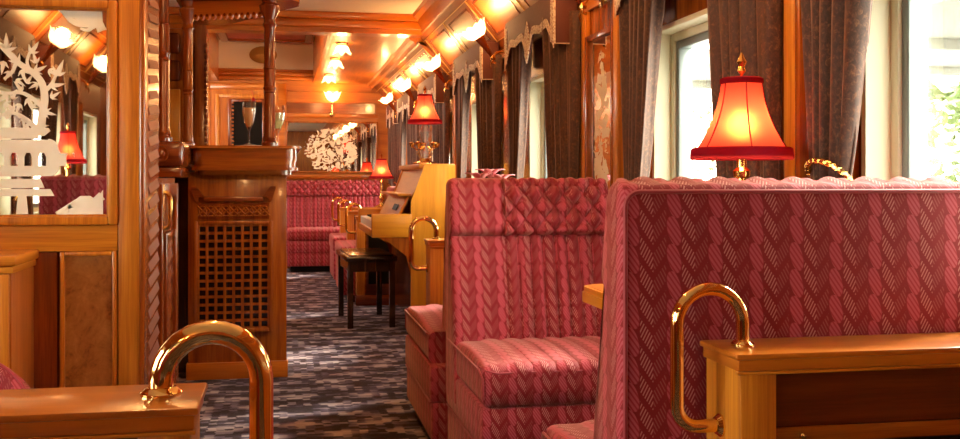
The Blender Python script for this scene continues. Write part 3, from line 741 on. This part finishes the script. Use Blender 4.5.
b = B(); lathe(b, [(.0,0),(.04,.001),(.04,.005),(.006,.015),(.005,.09),(.03,.13),(.055,.19),(.06,.25),(.055,.29),(.053,.29),(.057,.25),(.052,.19),(.0,.13)], 20, cap=False); obj('glass_bowl', b, 'crystal', t)
b = B(); lathe(b, [(.0,.135),(.028,.138),(.05,.19),(.054,.24),(.0,.242)], 20, cap=False); obj('drink', b, plain('pale_cocktail', (.75,.72,.30), .2), t)
# ------------------------------------------------------------------ valances and curtains
def zb(t): return 1.985-.11*max(0, 1-min(t, 1-t)/.13)-.115*max(0, 1-abs(t-.5)/.10)+.018*abs(math.sin(PI*4*t))
def valance(label, y0, y1, sx):
    X = XR if sx > 0 else XL; fx = X-sx*.15; t = thing('valance', label, 'valance', (0,0,0), 0, 'velvet window valances')
    ya, yb = y0-.02, y1+.06; L = yb-ya; n = 48; top = 2.145
    def sl(a, c): return (fx+sx*a, fx+sx*c)
    b = B(); prism(b, [(ya, top), (yb, top)] + [(ya+L*k/n, zb(k/n)) for k in range(n, -1, -1)], 'x', *sl(0, .012)); f = obj('valance_front', b, 'valance', t)
    b = B()
    for k in range(n):                                            # lace edging following the scallops
        q0, q1 = k/n, (k+1)/n
        prism(b, [(ya+L*q0, zb(q0)-.012), (ya+L*q1, zb(q1)-.012), (ya+L*q1, zb(q1)+.034), (ya+L*q0, zb(q0)+.034)], 'x', *sl(-.004, 0))
    for q in (ya, yb-.06): box(b, *sorted(sl(-.005, 0)), q, q+.06, 1.90, 2.12)
    ym = (ya+yb)/2; prism(b, [(ym, 1.845), (ym+.05, 1.90), (ym+.035, 1.96), (ym+.055, 2.0), (ym, 2.085), (ym-.055, 2.0), (ym-.035, 1.96), (ym-.05, 1.90)], 'x', *sl(-.006, 0))
    obj('lace_trim', b, 'lace', f, proj='yz')
    for nm, q0, q1 in (('valance_return', ya-.012, ya), ('valance_return', yb, yb+.012)):
        b = B(); box(b, *sorted((fx, X-sx*.031)), q0, q1, 1.885, top, .003); rt = obj(nm, b, 'valance_dark', t)
        b = B(); q = (q0+q1)/2; tube(b, [(fx, q0, top), (fx, q0, 1.885), (X-sx*.035, q0, 1.885)], .005, 6); obj('cord', b, 'lace', rt)
    b = B(); box(b, *sorted((fx, X-sx*.021)), ya, yb, top, top+.012); obj('valance_board', b, 'valance_dark', t)
def curtain(label, y0, y1, ytie, sx, zt=1.10, wt=.15, z0=.94, folds=5, amp=.030, wrap=0):
    """pleated drape hanging beside a window, gathered towards ytie at height zt"""
    X = XR if sx > 0 else XL; xc = X-sx*(.088 if wrap else .105)
    t = thing('curtain', label, 'curtain', (xc, (y0+y1)/2, z0), 0, 'brown velvet curtains'); n = 60; rows = []
    for i in range(40):
        z = z0+(2.05-z0)*i/39
        if z > zt: q = min(1, ((z-zt)/(1.95-zt)))**.75
        else: q = -.55*min(1,(zt-z)/.3)
        qq = max(0, q) if q >= 0 else -q
        a = ytie-wt/2; c = ytie+wt/2
        ya, yb = a+(y0-a)*qq, c+(y1-c)*qq
        A = amp*(.55+.45*qq); r = []
        for j in range(n+1):
            u = j/n; ph = 2*PI*folds*(u+.06*math.sin(5*u+y0*3))
            r.append((xc+wrap*(1-2*u)+(A if not wrap else A*.7)*math.sin(ph)+.006*math.sin(2.3*ph+z*2), ya+(yb-ya)*u+.012*math.cos(ph*1.0)*qq, z))
        rows.append(r)
    b = B(); grid(b, rows); bmesh.ops.translate(b, verts=b.verts[:], vec=(-xc, -(y0+y1)/2, -z0))
    o = obj('drape', b, 'curtain', t, proj='yz', recalc=False, sharp=180)
    md = o.modifiers.new('thickness', 'SOLIDIFY'); md.thickness = .004
    oy = (y0+y1)/2
    b = B(); pts = []
    for k in range(25):
        a = 2*PI*k/24; pts.append((.042*math.cos(a)-0*sx, ytie-oy+(wt/2+.012)*math.sin(a), zt-z0-.045*math.cos(a)*sx))
    tube(b, pts[:-1], .008, 8, closed=True); tb = obj('tieback', b, 'brassdull', o)
    b = B()
    for k in range(24):
        p = pts[k]; lathe(b, [(0,-.010),(.0095,-.004),(.0095,.004),(0,.010)], 6, p, cap=False)
    obj('rope_twist', b, 'brassdull', tb)
names = {1:'rightmost window', 2:'window by the large lamp', 3:'window behind the quilted booth', 4:'window just before the piano', 5:'window behind the piano', 6:'window beyond the piano', 7:'last window by the end wall'}
for i in range(1, 8):
    y0, y1 = WR[i-1]; nm = names[i]
    if i > 1: valance('scalloped velvet valance with lace edge over the '+nm, y0, y1, 1)
    fa = {1:(y1-.19, y1+.10, y1-.01), 7:(y1-.25, y1+.05, y1-.03)}.get(i, (y1-.34, y1+.05, y1-.06))
    curtain('brown curtain on the far side of the '+nm, *fa, 1, zt=1.20 if i == 1 else 1.08, wt=.15)
    ne = (y0-.07, y0+.22, y0+.03)
    if i > 1: curtain('brown curtain on the near side of the '+nm, *ne, 1, wt=.20, wrap=.046)
for i, (y0, y1) in enumerate(WL[1:3]):
    nm = ('window behind the reflected lamp', 'first window reflected in the etched mirror')[i]
    valance('scalloped velvet valance over the '+nm, y0, y1, -1)
    curtain('brown curtain left of the '+nm, y0-.015, y0+.25, y0+.06, -1); curtain('brown curtain right of the '+nm, y1-.25, y1+.05, y1-.03, -1)
# ------------------------------------------------------------------ sconces and ceiling lights
def tulip(bm, M4, R=.075, h=.085):
    rows = []; n = 36
    for (r, z) in ((.2,0),(.6,.10),(.88,.33),(.97,.6),(1.02,.8),(1.18,1.0)):
        rows.append([M4 @ Vector((R*r*(1+.22*z*math.cos(6*2*PI*k/n))*math.cos(2*PI*k/n), R*r*(1+.22*z*math.cos(6*2*PI*k/n))*math.sin(2*PI*k/n), h*z+.016*z*math.cos(6*2*PI*k/n))) for k in range(n)])
    grid(bm, rows, True)
def orient(p, d): return Matrix.Translation(p) @ Vector((0,0,1)).rotation_difference(Vector(d)).to_matrix().to_4x4()
def put_light(t, loc, e):
    li = bpy.data.lights.new('bulb_light', 'POINT'); li.energy = e; li.color = (1,.50,.17); li.shadow_soft_size = .045
    lo = bpy.data.objects.new('bulb_light', li); C.objects.link(lo); lo.parent = t; lo.location = loc
SE = 13
def sconce(label, y, sx, group='tulip wall lights'):
    X = XR if sx > 0 else XL
    t = thing('wall_sconce', label, 'wall light', (X, y, 2.0), 0 if sx > 0 else PI, group)
    b = B(); lathe(b, [(0,0),(.045,0),(.04,.012),(.02,.02),(0,.022)], 20, cap=False)
    for v in b.verts: x,yy,z = v.co; v.co = (-.03-z if sx > 0 else -z, yy, .03+x)
    obj('back_plate', b, 'brassdull', t)
    b = B(); tube(b, [(-.03,0,.03),(-.07,0,.045),(-.11,0,.035),(-.14,0,.0),(-.135,0,-.03),(-.115,0,-.035)], .008, 8); tube(b, [(-.13,0,.01),(-.15,0,-.05),(-.145,0,-.075)], [.007,.005,.003], 6)
    lathe(b, [(0,-.02),(.018,-.012),(.02,0),(.012,.015),(0,.02)], 10, (-.135,0,.0), cap=False); obj('arm', b, 'brassdull', t)
    d = Vector((-.115,0,.17)).normalized()
    b = B(); p0 = Vector((-.14,0,.005)); m = orient(p0, d)
    rows = [[m @ Vector((r*math.cos(2*PI*k/14), r*math.sin(2*PI*k/14), z)) for k in range(14)] for (r, z) in ((.008,0),(.014,.03),(.024,.10),(.034,.155),(.03,.16),(.0,.155))]
    grid(b, rows, True); obj('cup', b, 'mahogany', t)
    b = B(); p1 = p0+d*.15; tulip(b, orient(p1, d)); obj('glass_shade', b, 'tulip', t, sharp=180)
    b = B(); lathe(b, [(0,-.03),(.018,-.018),(.024,0),(.018,.02),(0,.03)], 12, p1+d*.05, cap=False); obj('bulb', b, 'bulb', t)
    put_light(t, p1+d*.09, SE)
    return t
sconce('lit tulip wall light nearest, brass bracket cut by the top edge', 4.62, 1)
sconce('lit tulip wall light between the quilted booth window and the window before the piano', 6.72, 1)
sconce('lit tulip wall light above the piano, second along the right wall', 8.72, 1)
sconce('lit tulip wall light third along the right wall, beyond the piano', 10.82, 1)
sconce('lit tulip wall light farthest along the right wall', 12.66, 1)
sconce('lit tulip wall light seen only in the etched mirror', -1.05, -1)
sconce('lit tulip wall light added for fill on the left wall, behind the camera', -2.75, -1)  # unseen lamp, added for more warm light from behind
sconce('lit tulip wall light added for fill on the right wall, outside the frame', 2.66, 1)  # unseen lamp, added as warm fill between the near windows
t = thing('wall_sconce', 'lit upright tulip light on brass stem above the far mirror', 'wall light', (.63, YE-.025, 2.05), 0, 'tulip wall lights')
b = B(); lathe(b, [(0,0),(.04,0),(.035,.012),(.015,.02),(0,.022)], 18, cap=False)
for v in b.verts: x,y,z = v.co; v.co = (x, -z, y)
obj('back_plate', b, 'brassdull', t)
b = B(); tube(b, [(0,-.015,0),(0,-.07,-.03),(0,-.10,.0),(0,-.10,.16)], .010, 8); lathe(b, [(0,0),(.02,.01),(.024,.03),(.01,.05)], 12, (0,-.10,.12)); obj('arm', b, 'brassdull', t)
b = B(); tulip(b, orient((0,-.10,.165), (0,-.05,1)), .085, .12); obj('glass_shade', b, 'tulip', t, sharp=180)
b = B(); lathe(b, [(0,-.03),(.018,-.018),(.024,0),(.018,.02),(0,.03)], 12, (0,-.10,.22), cap=False); obj('bulb', b, 'bulb', t)
put_light(t, (0,-.11,.26), SE)
for x, y, zc, w in ((.535,9.75,ZF,'on the wood ceiling, nearest the beam'), (.535,11.0,ZF,'on the wood ceiling, in the middle of the row'), (.535,12.7,ZF,'on the wood ceiling, farthest along the row'),
                    (-.23,10.7,3.0,'added to brighten the raised ceiling well, hidden behind the beam'), (-.15,2.6,ZN,'added for fill on the white ceiling beside the etched mirror wall'), (-.15,4.3,ZN,'added for fill on the white ceiling before the bar')):  # these three are unseen lamps, added to brighten well, ceiling and bar
    t = thing('ceiling_light', 'lit tulip light '+w, 'ceiling light', (x, y, zc), 0, 'tulip ceiling lights')
    b = B(); lathe(b, [(0,0),(.06,0),(.055,-.012),(.03,-.022),(.028,-.035),(0,-.04)], 20, cap=False); obj('base_plate', b, 'brassdull', t)
    b = B(); tulip(b, orient((0,0,-.02), (0,0,-1)), .07, .075); obj('glass_shade', b, 'tulip', t, sharp=180)
    b = B(); lathe(b, [(0,-.025),(.018,-.015),(.022,0),(.018,.02),(0,.025)], 12, (0,0,-.065), cap=False); obj('bulb', b, 'bulb', t)
    put_light(t, (0,0,-.11), 3.2 if x > 0 else 40 if y > 9 else 20)
# ------------------------------------------------------------------ mirrors
t = thing('etched_mirror', 'large framed mirror on the left panelled wall etched with white tree and pagoda', 'mirror', (0,0,0))
mx0, mx1, mz0, mz1 = -1.45, -.497, 1.058, 1.738
b = B(); box(b, mx0+.02, mx1-.02, YP-.006, YP-.001, mz0+.02, mz1-.02); mg = obj('mirror_glass', b, 'mirror', t)
b = B(); frame(b, 'y', YP-.034, YP-.001, mx0, mx1, mz0, mz1, .026, .006); frame(b, 'y', YP-.022, YP-.001, mx0+.02, mx1-.02, mz0+.02, mz1-.02, .012, .003); obj('mirror_frame', b, 'honey', t)
def EX(u): return -.530+(u-103)*.00285
def EZ(v): return 1.2-(v-178)*.00302
ylev = [0]
def flat(bm, pts):
    prism(bm, [(EX(u), EZ(v)) for u, v in pts], 'y', YP-.0085-.0001*(ylev[0]%14), YP-.006); ylev[0] += 1
def ribbon(bm, pts, w):
    """tapering flat band along a smoothed polyline given on the glass"""
    P = [Vector((p[0], p[1])) for p in pts]
    for _ in range(2):
        Q = [P[0]]
        for a, c in zip(P, P[1:]): Q += [a*.75+c*.25, a*.25+c*.75]
        P = Q+[P[-1]]
    K = len(P)
    for i in range(K-1):
        ws = []
        for j in (i, i+1):
            a = P[max(0, j-1)]; c = P[min(K-1, j+1)]; d = (c-a).normalized(); nv = Vector((-d.y, d.x)); ww = w[0]+(w[1]-w[0])*j/(K-1)
            ws += [P[j]+nv*ww/2, P[j]-nv*ww/2]
        flat(bm, [tuple(ws[0]), tuple(ws[2]), tuple(ws[3]), tuple(ws[1])])
def flame(bm, u, v, ang, L):
    """three-tongued leaf"""
    for da, k in ((-.75,.62), (0,1), (.75,.62)):
        a = ang+da; d = Vector((math.cos(a), math.sin(a))); nv = Vector((-d.y, d.x)); p = Vector((u, v)); l = L*k
        pts = [p, p+d*l*.3+nv*l*.17, p+d*l*.6+nv*l*.15, p+d*l+nv*l*.04, p+d*l*.62-nv*l*.06, p+d*l*.3-nv*l*.12]
        flat(bm, [tuple(q) for q in pts])
b = B()
ribbon(b, [(36,132),(38,115),(41,98),(38,82),(28,72),(14,64),(2,52),(-10,40)], (9, 4)); ribbon(b, [(40,92),(48,84),(52,74)], (5,2)); ribbon(b, [(26,72),(22,62),(26,52)], (4,2))
ribbon(b, [(39,108),(28,98),(16,92),(2,95),(-14,88)], (5,2)); ribbon(b, [(34,130),(20,118),(8,112),(-8,118)], (6,2)); ribbon(b, [(12,64),(8,74),(0,80)], (4,2));
rs = random.Random(3)
for (u, v, a, L) in ((52,76,-1.2,18),(46,86,-.2,15),(26,54,-1.0,15),(14,64,-2.2,16),(2,50,-1.6,16),(0,62,1.7,14),(18,92,-2.3,13),(24,98,1.2,15),(4,95,2.4,16),(30,72,-.5,14),(10,112,-2.4,14),(12,80,.6,12),(-2,116,2.8,16),(40,112,.2,13),(2,52,-.4,12),(-10,89,-2.0,18),(20,118,1.6,11),(0,104,.4,13),(18,70,1.3,13),(36,126,-.1,9),(44,70,.5,12),(34,84,2.6,11),(22,84,-1.0,11),(6,72,2.0,11),(16,104,1.9,12),(28,108,-.9,10),(46,98,-.6,12),(32,64,-1.9,12),(8,100,-1.2,11),(22,124,1.1,10),(4,120,-1.8,11)):
    flame(b, u, v, a, L)
obj('etched_tree', b, 'etch', mg)
b = B()
flat(b, [(-90,128),(44,128),(46,131),(40,136),(-90,136)]); flat(b, [(-80,136),(34,136),(34,139),(-80,139)])
def arc(cx, cy, r0, a0, a1, k=8): return [(cx+r0*math.cos(a0+(a1-a0)*i/k), cy+r0*math.sin(a0+(a1-a0)*i/k)) for i in range(k+1)]
flat(b, [(-90,140),(44,140)] + arc(44,149,10,-PI/2,0) + [(56,153),(-90,153)])
flat(b, [(-90,166),(55,166)] + arc(45,166,10,0,PI/2) + [(-90,178)])
for k in range(11):
    u = -84+k*14; flat(b, [(u,153),(u+6,153),(u+6,166),(u,166)])
    flat(b, [(u+6,153),(u+8,153),(u+6,157)]); flat(b, [(u+14,153),(u+12,153),(u+14,157)])
flat(b, [(48,153),(56,153),(56,166),(48,166)])
flat(b, [(-90,179),(36,179),(38,183),(40,188),(-90,188)]); flat(b, [(-90,189),(46,189),(50,196),(-90,196)])
flat(b, [(14,196),(22,196),(24,214),(12,214)])
obj('etched_pagoda', b, 'etch', mg)
b = B()
ribbon(b, [(46,4),(58,10),(68,22),(82,24),(94,20),(98,30)], (3, 10)); flat(b, [(50,5),(66,8),(84,8),(98,9),(99,26),(92,20),(86,24),(74,20),(64,15)]); ribbon(b, [(96,22),(88,26),(84,30),(76,28)], (6,2))
obj('etched_scroll', b, 'etch', mg); b = B(); ribbon(b, [(52,214),(66,206),(76,200),(88,204),(98,196)], (4, 9)); flat(b, [(54,215),(66,204),(76,196),(86,196),(92,200),(99,190),(99,215)]); 
obj('etched_scroll', b, 'etch', mg)
t = thing('etched_mirror', 'wide mirror with etched flower oval above the far end sofa', 'mirror', (0,0,0))
b = B(); box(b, .04, 1.22, YE-.032, YE-.026, 1.29, 1.93); obj('mirror_glass', b, 'etchmirror', t, proj='xz')
b = B(); frame(b, 'y', YE-.045, YE-.0255, .02, 1.24, 1.265, 1.955, .024, .004); obj('mirror_frame', b, 'teak', t)
def wall_mirror(label, y0, y1, sx, z0=.93, z1=1.90):
    X = XR if sx > 0 else XL; t = thing('wall_mirror', label, 'mirror', (0,0,0), 0, 'narrow etched wall mirrors')
    b = B(); box(b, *sorted((X-sx*.014, X-sx*.006)), y0+.02, y1-.02, z0+.02, z1-.02); obj('mirror_glass', b, 'etchmirror', t, proj='yz')
    b = B(); frame(b, 'x', *sorted((X-sx*.032, X-sx*.001)), y0, y1, z0, z1, .03, .005); obj('mirror_frame', b, 'teak', t)
wall_mirror('narrow etched wall mirror between the wide bright window and quilted booth window', 4.50, 4.935, 1)
wall_mirror('narrow wall mirror strip behind the tied curtain at right', 2.57, 2.79, 1)
wall_mirror('narrow etched wall mirror seen only as a reflection', -3.15, -2.65, -1)
# ------------------------------------------------------------------ left foreground
t = thing('cabinet', 'low oak cabinet with moulded top below the etched mirror at left', 'cabinet', (0,0,0))
b = B(); box(b, -1.5, -.735, 3.02, YP-.021, 0, .938, .004); obj('cabinet_body', b, 'cove', t)
b = B(); box(b, -1.5, -.72, 3.0, YP-.021, .958, .988, .008); box(b, -1.5, -.728, 3.01, YP-.021, .938, .958, .005); obj('cabinet_top', b, 'honey', t, grain='x')
b = B(); box(b, -.795, -.74, 3.005, 3.02, .05, .936, .003); box(b, -1.5, -.795, 3.005, 3.02, .87, .936, .003); dd = obj('door', b, 'honey', t)
b = B(); frame(b, 'y', 3.0, 3.02, -1.4, -.80, .1, .862, .016, .004); obj('door_moulding', b, 'teak', dd)
def tub(label, x, y, rz, zt=.72):
    t = thing('tub_chair', label, 'chair', (x, y, 0), rz, 'small pink upholstered chairs')
    b = B(); box(b, -.24, .24, -.24, .24, .36, .47, .03, 3); obj('seat', b, 'fabric', t)
    rows = []
    for k in range(33):
        a = -.35+(PI+.7)*k/32; c, s = math.cos(a), math.sin(a); h = zt-.10*(abs(c)**3)
        sec = [(.235,.34),(.235,h-.03),(.245,h-.008),(.262,h),(.28,h-.008),(.29,h-.03),(.29,.34)]
        rows.append([(r*c, r*s, z) for r, z in sec])
    b = B(); V = grid(b, rows, True); b.faces.new(V[0]); b.faces.new(V[-1][::-1]); bk = obj('back', b, 'fabric', t)
    b = B(); tube(b, [(r[3][0], r[3][1], r[3][2]+.001) for r in rows], .005, 6); obj('piping', b, 'piping', bk)
    for a in (-1, 1):
        for c in (-1, 1):
            b = B(); tube(b, [(a*.19, c*.19, .37), (a*.21, c*.21, 0)], [.02, .013], 8); obj('leg', b, 'darkwood', t)
tub('small pink chair edge behind the lower left side table, below the cabinet', -.865, 2.62, PI*.0, .735)
# reflected in the mirror: a booth, its table and lamp behind the camera
booth('booth_seat', 'pink booth seat seen only reflected in the etched mirror', -1.66, -.88, -.92, -1, 'pink booth seats by the windows', False, zt=1.22, mirror=True, back_piping=True)
t = thing('dining_table', 'table below the lamp reflected in the etched mirror', 'table', (-1.3, -1.86, 0))
b = B(); box(b, -.45, .40, -.2, .25, .84, .864, .008); obj('tabletop', b, 'honey', t, grain='x')
b = B(); lathe(b, [(.17,0),(.17,.02),(.05,.06),(.03,.12),(.03,.75),(.10,.84)], 20); obj('pedestal', b, 'brassdull', t)
lamp('pink lit table lamp seen only reflected in the etched mirror', -1.62, -1.72, .864, 1.31, D=.27, power=5)
# lily in a vase on the table with looped handle
t = thing('lily_vase', 'pink lily blooms just showing above the quilted pink booth', 'flowers', (1.10, 5.49, .87))
b = B(); lathe(b, [(0,0),(.04,0),(.045,.02),(.03,.10),(.022,.17),(.03,.20),(.027,.20),(.019,.17),(.0,.16)], 18, cap=False); obj('vase', b, 'ivory', t)
rl = random.Random(5)
for k, (dx, dy, dz, ax) in enumerate(((0,0,.33,0),(.06,.02,.30,.5),(-.06,-.02,.31,-.6))):
    b = B(); tube(b, [(0,0,.12),(dx*.5,dy*.5,.22),(dx,dy,dz)], .003, 5); st = obj('stem', b, 'leaf', t)
    b = B()
    for j in range(6):
        a = 2*PI*j/6+k; rows = []
        for i in range(7):
            q = i/6; w = .020*math.sin(PI*min(1, .12+q*.9))+.001; rr_ = .008+.075*q; zz = .045*math.sin(q*1.9)+.0
            c, s = math.cos(a), math.sin(a); rows.append([(dx+rr_*c-w*e*s, dy+rr_*s+w*e*c, dz+zz+.004*abs(e)) for e in (-1,0,1)])
        grid(b, rows)
    p = obj('lily_bloom', b, 'petal', st, recalc=False, sharp=180); md = p.modifiers.new('thickness', 'SOLIDIFY'); md.thickness = .0015
# ------------------------------------------------------------------ outside the windows
b = B(); box(b, 1.9, 40, -20, 40, -1.1, -1.0); struct('platform_ground', b, 'concrete', label='pale platform ground outside the windows', cat='ground')
b = B(); box(b, -40, -2.2, -20, 40, -1.1, -1.0); struct('platform_ground', b, 'concrete', label='pale ground outside on the left', cat='ground')
t = thing('platform_canopy', 'pale platform roof outside the nearest window', 'roof', (8, 10, -1))
b = B(); box(b, -1.4, 3, -8, 9, 4.0, 4.25, .03); rm = plain('grey_roof_paint', (.22,.22,.20), .7); obj('roof', b, rm, t, grain='y')
b = B()
for y in (-7, -4, -1, 2, 5, 8): box(b, -1.3, 2.9, y-.06, y+.06, 3.86, 4.0, .01)
obj('rafters', b, rm, t, grain='x')
for y in (-6, 0, 6):
    b = B(); tube(b, [(1.6, y, 0), (1.6, y, 3.9)], .09, 12); obj('post', b, rm, t)
def tree(label, x, y, h, r, seed, name='tree'):
    t = thing(name, label, 'tree', (x, y, -1.0), 0, 'trees outside the windows'); rs = random.Random(seed)
    b = B(); tube(b, [(0,0,0),(.05,.03,h*.3),(0,.05,h*.6)], [.12,.09,.05], 8); obj('trunk', b, 'bark', t)
    b = B()
    for k in range(1500):
        a = rs.uniform(0, 2*PI); q = rs.uniform(-1, 1); rr_ = r*(.55+.45*rs.random()); s = math.sqrt(1-q*q)
        p = Vector((rr_*s*math.cos(a), rr_*s*math.sin(a), h*.58+q*h*.42)); L = rs.uniform(.10, .2)
        d = Vector((rs.gauss(0,1), rs.gauss(0,1), rs.gauss(0,.6))).normalized(); e = d.cross(Vector((rs.gauss(0,1), rs.gauss(0,1), rs.gauss(0,1)))).normalized()
        b.faces.new([b.verts.new(v) for v in (p, p+d*L*.5+e*L*.22, p+d*L, p+d*L*.5-e*L*.22)])
    obj('foliage', b, 'leaf', t, recalc=False, sharp=180)
tree('leafy green bush outside the nearest window at right', 5.9, 8.3, 3.0, 1.3, 1)
tree('leafy green bush outside, left of the nearest one', 7.4, 13.5, 3.2, 1.7, 2)
tree('far leafy tree outside the wide bright window', 9.5, 24, 4.0, 2.2, 3)
# ------------------------------------------------------------------ light and camera
w = bpy.data.worlds.new('World'); S.world = w; w.use_nodes = True; nt = w.node_tree; nt.nodes.clear(); n = N(nt)
o = nt.nodes.new('ShaderNodeOutputWorld'); bg = nt.nodes.new('ShaderNodeBackground')
dz = n.sep(n.node('ShaderNodeTexCoord').outputs['Generated'])[2]
n.put(bg.inputs[0], n.ramp(n.m('MULTIPLY_ADD', dz, .5, .5), [(.45, (1,.95,.76)), (.6, (1,.96,.82)), (1, (.97,.95,.92))])); bg.inputs[1].default_value = WORLD = 18.0
nt.links.new(bg.outputs[0], o.inputs[0])
sl = bpy.data.lights.new('sun', 'SUN'); sl.energy = 9; sl.angle = math.radians(12); sl.color = (1,.95,.86)
so = bpy.data.objects.new('sun', sl); C.objects.link(so); so.rotation_euler = Vector((-.75,-.35,-.62)).to_track_quat('-Z', 'Y').to_euler()
cam = bpy.data.cameras.new('camera'); cam.sensor_width = 36; cam.lens = 1030/960*36; cam.shift_y = -(219.5-178)/960; cam.clip_start = .05; cam.clip_end = 200
co = bpy.data.objects.new('camera', cam); C.objects.link(co); co.location = (0,0,1.2); co.rotation_euler = (PI/2, 0, -math.radians(10.77)); S.camera = co
S.view_settings.view_transform = 'Standard'; S.view_settings.look = 'None'; S.view_settings.gamma = 1; S.view_settings.use_curve_mapping = False
S.view_settings.exposure = 0.5
S.cycles.max_bounces = 10; S.cycles.diffuse_bounces = 5; S.cycles.glossy_bounces = 5; S.cycles.transparent_max_bounces = 16; S.cycles.transmission_bounces = 6
S.cycles.sample_clamp_indirect = 6; S.cycles.use_denoising = True; S.cycles.caustics_reflective = False; S.cycles.caustics_refractive = False
